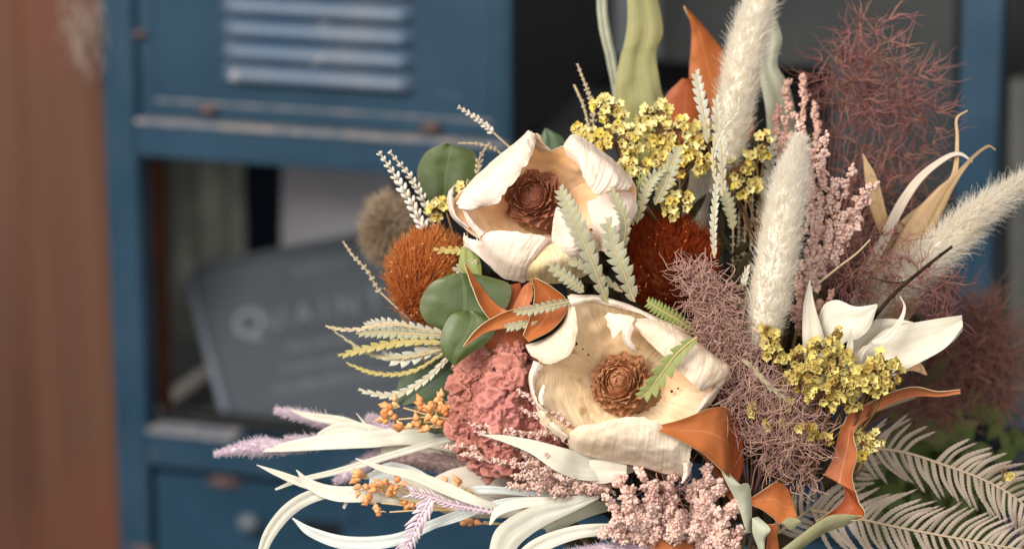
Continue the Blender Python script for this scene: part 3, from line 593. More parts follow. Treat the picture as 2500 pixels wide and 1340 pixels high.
# ---------- flower heads: cream magnolia-like blooms ----------
def crisp(ctrl):
    # rolled petals: rounded on the outside, standing up to a sharp free edge
    out = []
    for r in ctrl:
        if len(r) == 4:
            a, b, c, d = r; r = [a, (b[0], b[1], a[2]+(b[2]-a[2])*.75), (c[0], c[1], c[2]*.98), (d[0], d[1], c[2]*.93+d[2]*.07)]
        out.append(r)
    return out
def bloom2():
    t = thing('cream_flower', (1520, 1060, -160), 'large cream dried flower with curled tan lined petals, in front of the others at centre', 'flower', 'cream dried flowers')
    bowl(t, [(1391, 722, 62), (1420, 722, 56), (1455, 726, 44), (1500, 736, 36), (1530, 745, 26), (1610, 778, 20), (1690, 830, 30), (1770, 890, 40), (1776, 902, 44), (1745, 965, 50), (1712, 1008, 52), (1690, 1036, 56), (1640, 1070, 50), (1540, 1085, 50), (1440, 1080, 50), (1384, 1070, 55), (1352, 1052, 50), (1322, 1018, 50), (1306, 975, 50), (1304, 925, 50), (1316, 885, 50), (1350, 855, 50), (1376, 815, 50), (1390, 770, 56)], (1520, 945, -62), 'petalin', 'petal_cup', 1.5, 9, 4)
    def pt(ctrl, m='petal', **k):
        ctrl = crisp(ctrl); mb = MB(); kk = dict(thick=1.3, wr=4, wrf=.03, mats=(0, 1, 2)); kk.update(k); patch(mb, ctrl, **kk); mb.obj('petal', [M[m], M['petalin'], M['petalrim']], t)
    # left upper roll  (rows run along the roll, columns across it)
    pt([[(1282, 841, 46), (1283, 846, 58), (1286, 855, 60), (1291, 866, 50)], [(1318, 832, 35), (1322, 848, 80), (1330, 870, 84), (1340, 892, 50)], [(1352, 812, 35), (1362, 828, 90), (1378, 852, 92), (1392, 868, 50)],
        [(1378, 782, 38), (1390, 792, 80), (1402, 806, 78), (1410, 812, 50)], [(1388, 735, 46), (1396, 738, 62), (1402, 742, 60), (1404, 748, 50)]], nu=60, nv=26, rag=(.03, 0, 0, .12), seed=1)
    # left rim, thin white lip
    pt([[(1302, 880, 42), (1312, 884, 64), (1340, 900, 40)], [(1291, 915, 48), (1300, 918, 74), (1322, 925, 44)], [(1294, 955, 48), (1302, 956, 76), (1318, 958, 46)], [(1308, 992, 48), (1316, 990, 74), (1330, 988, 44)], [(1328, 1012, 50), (1335, 1008, 70), (1342, 1004, 48)]], 'petalw', nu=50, nv=16, rag=(0, 0, 0, .5), ragf=9, seed=3)
    pt([[(1326, 935, 70), (1332, 938, 78), (1336, 945, 70)], [(1312, 965, 66), (1322, 968, 80), (1334, 970, 72)], [(1318, 992, 66), (1325, 992, 78), (1330, 990, 70)]], 'petalw', nu=26, nv=12, rag=(.1, .1, .2, .3), ragf=8, seed=6)
    # lower left ragged lip
    pt([[(1305, 1002, 52), (1318, 1000, 66), (1332, 998, 55)], [(1315, 1035, 50), (1338, 1028, 72), (1352, 1020, 58)], [(1340, 1062, 50), (1362, 1050, 74), (1374, 1044, 60)], [(1378, 1082, 52), (1388, 1068, 66), (1392, 1060, 58)]], 'petal', nu=44, nv=16, rag=(.05, .05, .3, .35), ragf=11, seed=9)
    # bottom front roll
    pt([[(1384, 1078, 60), (1390, 1055, 92), (1412, 1038, 98), (1438, 1034, 78)], [(1412, 1106, 55), (1420, 1072, 118), (1446, 1042, 122), (1475, 1026, 92)], [(1485, 1125, 50), (1492, 1082, 138), (1505, 1042, 140), (1522, 1016, 100)],
        [(1560, 1140, 50), (1568, 1092, 146), (1574, 1048, 146), (1578, 1018, 104)], [(1630, 1158, 50), (1636, 1112, 136), (1638, 1072, 136), (1636, 1040, 100)], [(1676, 1168, 52), (1684, 1132, 112), (1690, 1102, 112), (1692, 1078, 90)]], 'petal', nu=90, nv=44, rag=(.03, .02, .02, .09), ribs=1.1, wr=5, seed=12)
    # torn tongue hanging at the right end of that roll
    pt([[(1662, 1128, 95), (1678, 1130, 104), (1692, 1124, 92)], [(1668, 1155, 88), (1678, 1158, 96), (1688, 1154, 86)], [(1660, 1180, 84), (1664, 1182, 88), (1668, 1180, 82)]], 'petalw', nu=24, nv=10, rag=(0, .1, .2, .2), seed=15)
    # big ribbed right flap
    pt([[(1548, 778, 62), (1544, 788, 76), (1550, 800, 72), (1560, 812, 50)], [(1600, 776, 48), (1608, 800, 112), (1606, 832, 112), (1606, 856, 66)], [(1648, 790, 44), (1662, 828, 132), (1660, 870, 130), (1656, 904, 72)],
        [(1700, 828, 44), (1722, 862, 134), (1716, 904, 130), (1696, 944, 72)], [(1748, 866, 46), (1768, 890, 112), (1752, 924, 110), (1716, 956, 70)], [(1778, 888, 50), (1786, 898, 82), (1776, 920, 82), (1748, 934, 64)]], 'petal', nu=84, nv=40, rag=(.03, .05, .02, .03), ribs=1.1, seed=21)
    # lower right lip of the flap
    pt([[(1786, 892, 44), (1776, 906, 84), (1752, 922, 78)], [(1782, 918, 40), (1764, 936, 84), (1738, 948, 76)], [(1752, 962, 42), (1735, 966, 78), (1718, 962, 66)], [(1722, 1002, 46), (1712, 996, 72), (1702, 990, 60)], [(1692, 1034, 48), (1690, 1024, 66), (1684, 1018, 58)]], 'petalw', nu=46, nv=18, rag=(0, 0, 0, .25), seed=25)
    # top back lip and torn white flakes
    pt([[(1386, 722, 60), (1392, 738, 72), (1398, 752, 62)], [(1440, 718, 52), (1448, 728, 70), (1452, 742, 56)], [(1498, 730, 46), (1500, 738, 60), (1502, 752, 50)], [(1560, 752, 40), (1556, 760, 52), (1556, 768, 46)], [(1602, 776, 44), (1596, 780, 52), (1592, 782, 46)]], 'petalw', nu=56, nv=14, rag=(0, 0, .1, .45), ragf=10, seed=30)
    pt([[(1468, 764, 40), (1500, 762, 64), (1548, 770, 66)], [(1478, 790, 50), (1505, 792, 84), (1548, 788, 84)], [(1488, 812, 58), (1498, 822, 86), (1512, 812, 88)], [(1492, 826, 60), (1496, 828, 84), (1500, 826, 84)]], 'petalw', nu=30, nv=20, rag=(.05, .2, .25, .2), ragf=7, seed=35)
    pt([[(1512, 780, 78), (1534, 784, 96), (1556, 784, 88)], [(1516, 815, 80), (1532, 820, 100), (1550, 818, 90)], [(1528, 845, 74), (1540, 848, 92), (1556, 846, 84)], [(1550, 860, 66), (1556, 862, 74), (1562, 858, 70)]], 'petalw', nu=30, nv=16, rag=(.05, .2, .2, .3), ragf=7, seed=37)
    pt([[(1372, 1078, 20), (1420, 1085, 30), (1440, 1100, 20)], [(1402, 1110, 10), (1460, 1110, 36), (1500, 1120, 20)], [(1440, 1132, 0), (1500, 1135, 20), (1560, 1150, 8)]], 'petal', nu=30, nv=20, rag=(.1, .1, .1, .2), seed=41)
    pt([[(1545, 950, -50), (1560, 985, -52), (1570, 1015, -44)], [(1640, 905, -8), (1655, 965, -10), (1648, 1040, 14)], [(1700, 900, 28), (1705, 965, 22), (1675, 1046, 44)], [(1745, 905, 46), (1738, 960, 46), (1694, 1036, 56)]], 'petalpink', nu=40, nv=30, rag=(0, .03, .04, .06), seed=90)
    pt([[(1472, 950, -52), (1480, 985, -48), (1500, 1015, -40)], [(1410, 905, -22), (1412, 970, -12), (1440, 1040, 4)], [(1350, 890, 26), (1348, 970, 26), (1392, 1058, 40)], [(1316, 890, 48), (1308, 965, 50), (1372, 1068, 56)]], 'petalin', nu=40, nv=30, rag=(0, .03, .05, .05), seed=93)
    mb = MB(); v, f = ICO5; q = v*[78, 58, 26]; c = np.array([1540, 968, -38.]); q = q*(1+.10*noise(v*3, 2, 8, 3))[:, None]; mb.add(c+q, tris=f); mb.obj('receptacle', M['cup'], t)
    mb = MB(); beads(mb, [(1406, 839, 22), (1423, 852, 8), (1437, 866, 0), (1640, 955, -2), (1655, 948, 0)], [4.5, 2.2, 2.4, 3.5, 2.5], 0, 2); mb.obj('speck', M['twig'], t)
    cone(t, 1516, 934, 6, 58, (-.22, -.10), 'cone2', 70, 3)
    st = MB(); tube(st, [(1520, 950, -75), (1600, 1250, -180), (1700, 1700, -220)], 8, 8, n=20); st.obj('stem', M['stem'], t)
def bloom1():
    t = thing('cream_flower', (1340, 620, -200), 'cream dried flower with brown cone, upper one, beside the green round leaf', 'flower', 'cream dried flowers'); W0 = -70
    z = lambda L: [[(x, y, w_+W0) for x, y, w_ in r] for r in L]
    bowl(t, [(x, y, w_+W0) for x, y, w_ in [(1305, 335, 40), (1340, 368, 10), (1378, 358, 20), (1430, 380, 40), (1490, 400, 50), (1548, 450, 60), (1545, 505, 60), (1500, 560, 50), (1440, 600, 45), (1360, 610, 50), (1270, 600, 50), (1190, 590, 50), (1145, 565, 50), (1112, 530, 50), (1105, 490, 50), (1150, 450, 50), (1220, 395, 50), (1270, 350, 50)]], (1325, 520, -60+W0), 'petalpink', 'petal_cup', 1.6, 9, 14)
    def pt(ctrl, m='petalw', **k):
        ctrl = crisp(ctrl); mb = MB(); kk = dict(thick=1.3, wr=4, wrf=.03, mats=(0, 1, 2)); kk.update(k); patch(mb, z(ctrl), **kk); mb.obj('petal', [M[m], M['petalpink'], M['petalrim']], t)
    # left roll
    pt([[(1290, 318, 70), (1296, 318, 84), (1306, 326, 78), (1312, 345, 50)], [(1262, 344, 50), (1272, 352, 112), (1288, 372, 112), (1298, 395, 70)], [(1222, 376, 45), (1238, 390, 126), (1256, 408, 124), (1270, 428, 75)],
        [(1180, 412, 45), (1198, 428, 126), (1220, 450, 124), (1240, 468, 70)], [(1140, 452, 45), (1158, 466, 116), (1186, 484, 112), (1215, 500, 70)], [(1110, 500, 55), (1122, 506, 84), (1148, 510, 82), (1178, 506, 65)]], nu=80, nv=36, rag=(.03, .02, .02, .14), seed=51, ribs=1)
    # far left lip
    pt([[(1116, 448, 30), (1108, 452, 56), (1106, 462, 44)], [(1094, 468, 34), (1100, 478, 66), (1112, 490, 48)], [(1092, 500, 38), (1104, 506, 66), (1114, 510, 48)], [(1106, 535, 40), (1116, 534, 64), (1122, 528, 48)], [(1140, 562, 44), (1144, 556, 60), (1146, 550, 50)]], nu=44, nv=14, rag=(.05, 0, .1, .3), seed=55)
    pt([[(1120, 498, 84), (1140, 492, 94), (1168, 490, 84)], [(1115, 508, 84), (1140, 510, 98), (1172, 504, 88)], [(1135, 516, 76), (1150, 516, 88), (1164, 512, 80)]], nu=20, nv=20, rag=(.2, .1, .1, .1), seed=57)
    pt([[(1128, 512, 60), (1136, 512, 66), (1142, 518, 56)], [(1140, 545, 58), (1152, 540, 72), (1162, 540, 54)], [(1168, 580, 58), (1180, 572, 68), (1190, 566, 55)]], nu=30, nv=10, rag=(0, 0, .1, .3), seed=58)
    # peach back petal at lower left
    pt([[(1132, 568, 20), (1150, 575, 40), (1180, 580, 40)], [(1130, 600, 10), (1155, 610, 44), (1190, 625, 40)], [(1160, 612, 5), (1185, 640, 40), (1215, 660, 36)], [(1185, 640, 0), (1225, 676, 30), (1285, 688, 34)]], 'petalw', nu=40, nv=20, rag=(.1, .05, .15, 0), seed=60)
    # bottom roll, ribbed
    pt([[(1178, 590, 50), (1176, 580, 82), (1186, 570, 88), (1202, 562, 70)], [(1190, 640, 45), (1196, 606, 112), (1214, 580, 116), (1238, 562, 82)], [(1222, 675, 40), (1234, 634, 126), (1254, 594, 128), (1276, 564, 92)],
        [(1256, 688, 40), (1268, 650, 130), (1290, 606, 130), (1314, 570, 92)], [(1284, 688, 50), (1290, 650, 118), (1316, 614, 122), (1345, 578, 88)], [(1290, 660, 60), (1302, 630, 96), (1328, 606, 98), (1352, 590, 80)]], 'petalw', nu=80, nv=44, rag=(.02, .02, .03, .06), ribs=1.2, seed=63)
    # tan underside wrapping to the right
    mb = MB(); patch(mb, z([[(1284, 640, 92), (1280, 660, 90), (1286, 684, 60)], [(1318, 612, 110), (1326, 650, 118), (1330, 692, 60)], [(1356, 592, 110), (1374, 634, 122), (1378, 690, 60)], [(1400, 580, 96), (1424, 620, 112), (1425, 675, 55)], [(1450, 570, 80), (1462, 600, 92), (1462, 645, 50)]]), nu=60, nv=30, thick=2.5, wr=5, ribs=1.5, seed=66, mats=(0, 1, 1)); mb.obj('petal', [mat('ochre_petal', (.70, .52, .27), (.80, .66, .45), 30, .55, .2, 400, transl=.1, ribs=.3, ribn=50, vein=(.54, .38, .18)), M['petalw']], t)
    # white upright tongue right of the cone
    pt([[(1358, 504, 104), (1364, 506, 108), (1372, 512, 100)], [(1350, 535, 90), (1374, 535, 128), (1402, 530, 100)], [(1346, 575, 80), (1388, 575, 140), (1440, 552, 100)], [(1350, 606, 96), (1398, 606, 142), (1458, 580, 98)], [(1362, 640, 70), (1420, 640, 110), (1470, 608, 80)]], 'petalw', nu=50, nv=40, rag=(.02, 0, .02, .08), ribs=1.6, seed=70)
    # right big rounded petal
    pt([[(1432, 490, 40), (1440, 530, 60), (1448, 570, 60), (1452, 610, 70)], [(1470, 475, 60), (1488, 520, 70), (1478, 570, 86), (1470, 615, 70)], [(1520, 462, 70), (1530, 510, 90), (1505, 560, 92), (1480, 618, 60)], [(1556, 476, 40), (1556, 515, 60), (1530, 565, 60), (1486, 630, 40)]], 'petalpinkw', nu=50, nv=40, rag=(.02, .03, .04, .02), seed=74)
    # top right roll
    pt([[(1376, 352, 40), (1374, 358, 62), (1376, 366, 58), (1384, 384, 40)], [(1398, 328, 40), (1400, 346, 100), (1404, 376, 104), (1410, 404, 66)], [(1432, 342, 40), (1436, 370, 126), (1432, 408, 128), (1426, 440, 76)],
        [(1470, 368, 40), (1474, 396, 132), (1462, 440, 130), (1440, 478, 78)], [(1510, 400, 40), (1512, 426, 126), (1500, 456, 124), (1476, 474, 80)], [(1548, 444, 45), (1544, 456, 92), (1532, 466, 92), (1512, 462, 74)]], 'petalw', nu=84, nv=40, rag=(.03, .03, .02, .1), ribs=1.6, seed=78)
    pt([[(1302, 330, 50), (1310, 324, 66), (1322, 330, 50)], [(1306, 350, 40), (1322, 345, 60), (1332, 352, 40)], [(1320, 372, 20), (1340, 368, 36), (1356, 374, 20)]], 'petal', nu=24, nv=14, rag=(.1, 0, 0, .2), seed=80)
    pt([[(1350, 500, -48), (1362, 530, -48), (1368, 560, -42)], [(1410, 450, -4), (1425, 510, -4), (1420, 560, 10)], [(1475, 430, 28), (1480, 500, 30), (1470, 560, 40)], [(1520, 440, 50), (1525, 500, 52), (1500, 560, 50)]], 'petalpink', nu=40, nv=30, rag=(0, .03, .05, .05), seed=96)
    mb = MB(); v, f = ICO5; q = v*[66, 52, 26]*(1+.10*noise(v*3, 2, 8, 3))[:, None]; mb.add(np.array([1330, 545, W0-35.])+q, tris=f); mb.obj('receptacle', M['cup'], t)
    cone(t, 1303, 484, W0+18, 55, (-.30, -.38), 'cone', 64, 5)
    st = MB(); tube(st, [(1330, 530, -150), (1450, 900, -230), (1680, 1700, -230)], 8, 8, n=20); st.obj('stem', M['stem'], t)
M['petalpinkw'] = mat('pale_peach_petal', (.84, .66, .52), (.88, .75, .66), 26, .6, .15, 400, transl=.15, ribs=.3, ribn=40)
bloom1(); bloom2()

# ---------- pincushions ----------
def pincushion(c, r, axis, n, m, label, hl, seed, jit=.18):
    t = thing('pincushion_flower', (c[0], c[1]+r[1], c[2]-r[2]), label, 'flower', 'orange pincushion flowers')
    c = np.array(c, float); r = np.array(r, float); v, f = ICO5; mb = MB(); mb.add(c+v*r*.86*(1+.05*noise(v*2, 3, seed, 2))[:, None], tris=f); mb.obj('core', M['pincore'], t)
    d = nrm(rng.normal(0, 1, (n, 3))); d = d[d[:, 2] > -.45]; n = len(d); B = c+d*r*.84; ax = nrm(np.array([axis], float))[0]
    tuft = nrm(rng.normal(0, 1, (70, 3))); own = (d @ tuft.T).argmax(1)        # styles lean together in small tufts
    D = d*.72+ax*.55+(tuft[own]-d)*.7+nrm(rng.normal(0, 1, (70, 3)))[own]*.15
    mb = MB(); tn = (rng.uniform(0, 1, n)*.6+.4*(noise(d*4, 1, seed+2)*.5+.5)).clip(0, 1)
    hairs(mb, B, D, hl*rng.uniform(.7, 1.25, n), 1.7, tn, bend=ax*.25+rng.normal(0, .14, (n, 3)), k=5, jit=jit); mb.obj('styles', M[m], t)
    ts_ = 40 if m == 'pin' else 30; tipc = B[::ts_]+nrm(D[::ts_])*hl*1.02; mb = MB(); beads(mb, tipc, 2.2, .2); mb.obj('pollen_tips', mat('tip_'+m, (.72, .38, .12) if m == 'pin' else (.50, .20, .04), None, rough=.5), t)
pincushion((1045, 685, -150), (98, 112, 85), (.35, -.75, .25), 4200, 'pin', 'bright orange pincushion flower at left beside the round green leaves', 34, 1)
pincushion((1630, 655, -150), (112, 118, 80), (0, -.7, .35), 4200, 'pindark', 'dark rust red pincushion flower between the two cream flowers', 36, 2)

# ---------- celosia ----------
def celosia():
    t = thing('cockscomb_flower', (1250, 1200, -120), 'velvety brick pink cockscomb flower with brain like folds left of the lower cream flower', 'flower')
    v, f = ICO5; rr = np.random.default_rng(4); V3, F3 = ico(4); mb = MB()
    def head(c, r, n, seed, R0):
        c = np.array(c, float); r = np.array(r, float); mb.add(c+v*r*.86, tris=f, tint=1.)
        for i in range(n):
            z = 1-2*(i+.5)/n; th = i*2.39996; d = np.array([math.sqrt(1-z*z)*math.cos(th), z, math.sqrt(1-z*z)*math.sin(th)])
            if d[2] < -.35: continue
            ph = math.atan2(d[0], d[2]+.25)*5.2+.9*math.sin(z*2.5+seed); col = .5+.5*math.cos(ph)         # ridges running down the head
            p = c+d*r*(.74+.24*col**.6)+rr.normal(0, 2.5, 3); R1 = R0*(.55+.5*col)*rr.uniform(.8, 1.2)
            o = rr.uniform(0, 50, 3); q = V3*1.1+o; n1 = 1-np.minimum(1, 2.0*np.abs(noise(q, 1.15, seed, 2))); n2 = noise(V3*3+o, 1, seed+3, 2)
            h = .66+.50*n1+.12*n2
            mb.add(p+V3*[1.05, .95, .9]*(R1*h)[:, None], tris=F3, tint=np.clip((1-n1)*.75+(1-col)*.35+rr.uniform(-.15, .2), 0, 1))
    head((1232, 1000, -55), (122, 165, 90), 210, 1, 27); head((1335, 1085, -70), (100, 92, 62), 120, 2, 24); head((1200, 880, -95), (80, 60, 55), 70, 3, 22)
    mb.obj('flower_head', M['celosia'], t)
    st = MB(); tube(st, [(1280, 1100, -120), (1450, 1350, -220), (1690, 1700, -230)], 10, 8, n=16); st.obj('stem', M['stem'], t)
celosia()

# ---------- bunny tails ----------
plume([(1745, 470, -260), (1782, 350, -230), (1800, 230, -220), (1828, 100, -220), (1868, -40, -230)], (18, 36, 43, 42, 28), 12000, 'tall cream bunny tail grass reaching the top edge beside the orange leaf', hl=35, ang=.40, jit=.16, stemto=(1700, 800, -240))
plume([(1852, 850, 10), (1872, 760, 40), (1900, 610, 60), (1925, 470, 60), (1952, 345, 40)], (28, 48, 48, 42, 9), 14000, 'upright cream bunny tail grass in front of the pink sprays', hl=33, ang=.40, jit=.16, stemto=(1790, 1150, -100))
plume([(2090, 775, -200), (2190, 690, -170), (2300, 605, -150), (2400, 515, -150), (2530, 425, -160)], (20, 38, 36, 27, 9), 10000, 'cream bunny tail grass leaning out to the right edge', hl=42, ang=.55, jit=.2, stemto=(1850, 1150, -220))
plume([(1705, 600, -380), (1705, 520, -370), (1718, 450, -370), (1745, 390, -380)], (18, 34, 36, 10), 4000, 'short cream bunny tail half hidden behind the yellow florets', hl=40, stemto=(1690, 900, -300))

# ---------- smoke bush ----------
def smoke(name_label, clumps, m, n_per=1.0, base=None, r=1.5, curl=1.0, cat='dried flower', cap=None, node=0, taper=.55):
    t = thing('smoke_bush', base or (*clumps[0][:2], clumps[0][2]), name_label, cat, 'mauve smoke bush sprays'); mb = MB(); k = 16; u = np.linspace(0, 1, k)
    for (cx, cy, cw, rx, ry, rw, n, L0) in clumps:
        n = int(n*n_per); d = rng.normal(0, 1, (n, 3)); d = nrm(d)*rng.uniform(0, 1, (n, 1))**.5; B = np.array([cx, cy, cw])+d*[rx, ry, rw]
        if node: kn = np.arange(n)//node*node; B = B[kn]; d = d[kn]
        T = nrm(rng.normal(0, 1, (n, 3))+d*(1.5 if node else .9)); N1 = nrm(np.cross(T, rng.normal(0, 1, (n, 3)))); L = L0*rng.uniform(.4, 1.5, n)
        tot = rng.normal(0, 1.9*curl, n); PT = np.zeros((n, k, 3)); pos = B.copy(); wob = rng.normal(0, .25, (n, 3))
        ang = np.zeros(n)
        for i in range(k):
            PT[:, i] = pos; ang = tot*(u[i]**1.3)+.35*np.sin(u[i]*9+tot*3); dr = T*np.cos(ang)[:, None]+N1*np.sin(ang)[:, None]+wob*u[i]; pos = pos+nrm(dr)*(L/k)[:, None]
        R = r*rng.uniform(.6, 1.25, n)[:, None]*(1-taper*u)[None]; tubes(mb, PT, R, rng.uniform(0, 1, n))
    mb.obj('fibres', M[m], t)
    st = MB(); rr = random.Random(len(clumps))
    b = np.array(base or clumps[0][:3], float)
    for (cx, cy, cw, rx, ry, rw, n, L0) in clumps:
        for q in range(3):
            e = np.array([cx+rr.uniform(-.7, .7)*rx, cy+rr.uniform(-.8, .6)*ry, cw+rr.uniform(-.5, .5)*rw]); mid = (b+e)/2+[rr.uniform(-20, 20), rr.uniform(-20, 20), 0]
            tube(st, [b, mid, e], [2.4, .8], 5, n=14)
    st.obj('branches', M['mauvestem'], t); return t
smoke('airy mauve smoke bush spray filling the top right corner', [(2120, 110, -330, 85, 100, 50, 150, 85), (2070, 190, -330, 90, 90, 50, 190, 80), (2190, 190, -340, 110, 80, 50, 130, 80), (2120, 250, -330, 130, 70, 50, 190, 75), (2230, 270, -340, 90, 55, 50, 100, 75), (2150, 380, -360, 140, 100, 60, 170, 90), (2200, 500, -360, 120, 90, 60, 110, 90)], 'smoke', 1.3, base=(2000, 760, -330), r=1.7, curl=.55, node=5, taper=.78)
smoke('dense curly pink brown smoke bush tuft right of the lower cream flower', [(1700, 670, 55, 50, 42, 30, 260, 60), (1740, 730, 60, 68, 52, 35, 420, 60), (1755, 800, 60, 66, 56, 35, 420, 60), (1785, 860, 50, 60, 42, 30, 300, 60)], 'smokelt', .72, base=(1790, 1150, -60), r=1.6, curl=1.7)
smoke('loose pink brown smoke bush tuft beneath the mustard florets', [(1850, 940, 45, 80, 55, 30, 330, 75), (1900, 1010, 45, 110, 60, 35, 520, 80), (1920, 1080, 40, 95, 60, 35, 380, 80), (1800, 960, 45, 40, 60, 25, 160, 70), (1955, 1150, 20, 45, 50, 25, 110, 65)], 'smokelt', .72, base=(1830, 1250, -60), r=1.7, curl=1.0)
smoke('wide brown mauve smoke bush cloud at the right beyond the white leaves', [(2360, 760, -580, 80, 60, 60, 180, 90), (2380, 840, -590, 100, 80, 70, 372, 95), (2300, 900, -600, 120, 70, 70, 372, 95), (2420, 930, -600, 70, 60, 60, 168, 95), (2260, 980, -610, 110, 60, 60, 270, 90), (2390, 900, -640, 120, 90, 60, 270, 100)], 'smokedk', 1.3, base=(1950, 1150, -330), r=1.8, curl=.4, node=5, taper=.7)
smoke('thin mauve smoke bush wisps over the tan pods and twig', [(2120, 640, -90, 110, 90, 50, 190, 75), (2200, 690, -90, 110, 60, 50, 150, 70), (2280, 760, -120, 70, 50, 40, 110, 70), (2050, 700, -90, 70, 60, 50, 110, 70)], 'smoke', 1.0, base=(1960, 900, -180), r=1.7, curl=.5, node=4, taper=.7)
smoke('faint brown mauve smoke bush wisps between pink spray and tan pods', [(2140, 500, -300, 90, 100, 40, 150, 90), (2230, 640, -320, 120, 70, 40, 150, 90), (2100, 620, -280, 70, 80, 40, 120, 80)], 'smokedk', 1.0, base=(1980, 900, -280), r=1.9, curl=.5, node=4, taper=.7)
smoke('small mauve smoke bush wisp caught between the lower pink sprays', [(1630, 1195, 70, 45, 42, 25, 60, 80)], 'smoke', 1.0, base=(1640, 1330, 40), r=1.2, curl=.7)

# ---------- orange leaves ----------
OG = 'orange brown leaves with olive backs'
def oleaf(L, R, label, m='orange', bulge=10, name='orange_leaf', group=OG, back='olive', **k):
    mb = MB(); kk = dict(nu=50, nv=16, thick=2.2, wr=4, wrf=.015, mats=(0, 1, 2)); kk.update(k); rail(mb, L, R, bulge, **kk)
    return mb.obj(name, [M[m], M[back], M['rim']], base=tuple(L[-1]), label=label, cat='leaf', group=group)
def wz(L, w_): return [(x, y, w_) for x, y in L]
oleaf(wz([(1671, 15), (1688, 75), (1682, 190), (1688, 300), (1720, 420)], -430), wz([(1673, 15), (1722, 70), (1775, 140), (1832, 260), (1838, 420)], -450), 'tall pointed orange leaf at top behind the bunny tail', 'orange', 14)
oleaf(wz([(1664, 192), (1622, 240), (1612, 320), (1640, 440)], -400), wz([(1690, 193), (1725, 240), (1735, 330), (1720, 440)], -420), 'rounded rust leaf behind the yellow florets at top', 'orangedk', 16)
oleaf(wz([(1800, 260), (1810, 330), (1800, 420)], -440), wz([(1836, 270), (1842, 330), (1840, 420)], -440), 'rust leaf edge peeping out right of the tall bunny tail', 'orangedk', 8)
oleaf(wz([(1134, 643), (1152, 695), (1172, 745), (1202, 787)], 50), [(1136, 643, 50), (1168, 690, 25), (1212, 742, 20), (1256, 766, 30)], 'slim orange leaf pointing up over the large green leaf', 'orange', -10)
oleaf([(1130, 846, 70), (1158, 810, 70), (1200, 778, 62), (1258, 756, 50), (1340, 768, 40)], [(1131, 847, 70), (1185, 812, 60), (1235, 800, 52), (1290, 790, 44), (1360, 786, 40)], 'orange leaf pointing down left across the small green leaf', 'orange', -9)
oleaf([(1297, 679, 70), (1305, 712, 60), (1302, 745, 56), (1292, 780, 60), (1277, 818, 66)], [(1310, 681, 66), (1352, 705, 60), (1388, 744, 50), (1352, 800, 60), (1290, 834, 66)], 'broad orange leaf below the upper cream flower', 'orange', -12)
oleaf([(1278, 698, 40), (1265, 722, 36), (1250, 758, 36)], [(1297, 684, 66), (1303, 722, 50), (1290, 768, 44)], 'salmon orange torn leaf tucked left of the broad orange leaf', 'salmon', -6, rag=(0, 0, .0, .12))
oleaf([(1226, 700, -10), (1232, 740, -10), (1240, 790, -10), (1260, 830, -14)], [(1270, 690, -20), (1280, 740, -20), (1290, 790, -20), (1290, 836, -24)], 'rust leaf in shade between green leaf and salmon leaf', 'orangedk', 6)
# triangular leaf over the lower cream flower
oleaf([(1558, 1036, 128), (1612, 1036, 138), (1672, 1020, 138), (1728, 998, 128), (1768, 993, 104), (1786, 1010, 60)], [(1560, 1038, 128), (1618, 1056, 146), (1670, 1080, 150), (1722, 1110, 142), (1768, 1152, 118), (1788, 1170, 70)], 'smooth triangular orange leaf lying over the lower cream flower', 'orange', -12, nu=60, nv=22)
oleaf([(1768, 993, 102), (1778, 1030, 86), (1776, 1090, 84), (1768, 1150, 112)], [(1772, 995, 98), (1808, 1050, 20), (1815, 1130, 20), (1800, 1190, 60)], 'folded leaf side right of the triangular orange leaf, its shade put into a darker colour', 'orangedk', -10)  # dark side of the fold, its shading painted by the darker leaf material
oleaf([(1758, 1142, 90), (1775, 1180, 84), (1800, 1230, 70), (1822, 1300, 60)], [(1768, 1138, 80), (1805, 1180, 90), (1832, 1188, 70), (1836, 1300, 40)], 'pale sage curled leaf back below the triangular leaf', 'palesage', 10, back='orangedk')
oleaf([(1690, 1090, 40), (1720, 1120, 40), (1750, 1170, 40), (1790, 1230, 40)], [(1730, 1085, 20), (1765, 1120, 20), (1800, 1180, 20), (1820, 1240, 20)], 'dark rust leaf in the gap under the triangular leaf', 'orangedk', 6)
# big right leaf
oleaf([(2345, 951, 30), (2290, 956, 34), (2232, 945, 40), (2172, 960, 44), (2120, 985, 46), (2072, 1010, 40), (2048, 1060, 20), (2032, 1120, 10), (2012, 1158, 10)],
      [(2345, 960, 30), (2296, 968, 26), (2240, 968, 20), (2180, 985, 24), (2122, 1018, 30), (2084, 1056, 34), (2092, 1108, 40), (2080, 1160, 50), (2086, 1200, 54)], 'long orange leaf arching out to the right with a thin green tip', 'salmon', -14, nu=80, nv=22)
oleaf([(2010, 1156, 8), (2052, 1178, 6), (2062, 1212, 6), (2040, 1240, 10), (1992, 1272, 16)], [(2086, 1196, 54), (2096, 1226, 56), (2111, 1252, 56), (2092, 1268, 48), (2040, 1266, 40)], 'rust lower half of the arching right leaf, cupped', 'orangedk', -18, nu=50, nv=22)
oleaf([(2104, 1260, 50), (2060, 1254, 56), (2015, 1262, 60), (1960, 1300, 60), (1900, 1345, 60)], [(2100, 1264, 40), (2066, 1282, 36), (2020, 1298, 40), (1975, 1325, 44), (1930, 1360, 44)], 'olive grey rolled leaf edge along the bottom right', 'olive', 12, back='olive')
oleaf([(2086, 1052, 34), (2096, 1000, 10), (2150, 985, 0), (2230, 966, 10)], [(2092, 1060, 20), (2108, 1020, -10), (2160, 998, -10), (2236, 972, 5)], 'olive underside strip under the arching orange leaf', 'olive', 6)
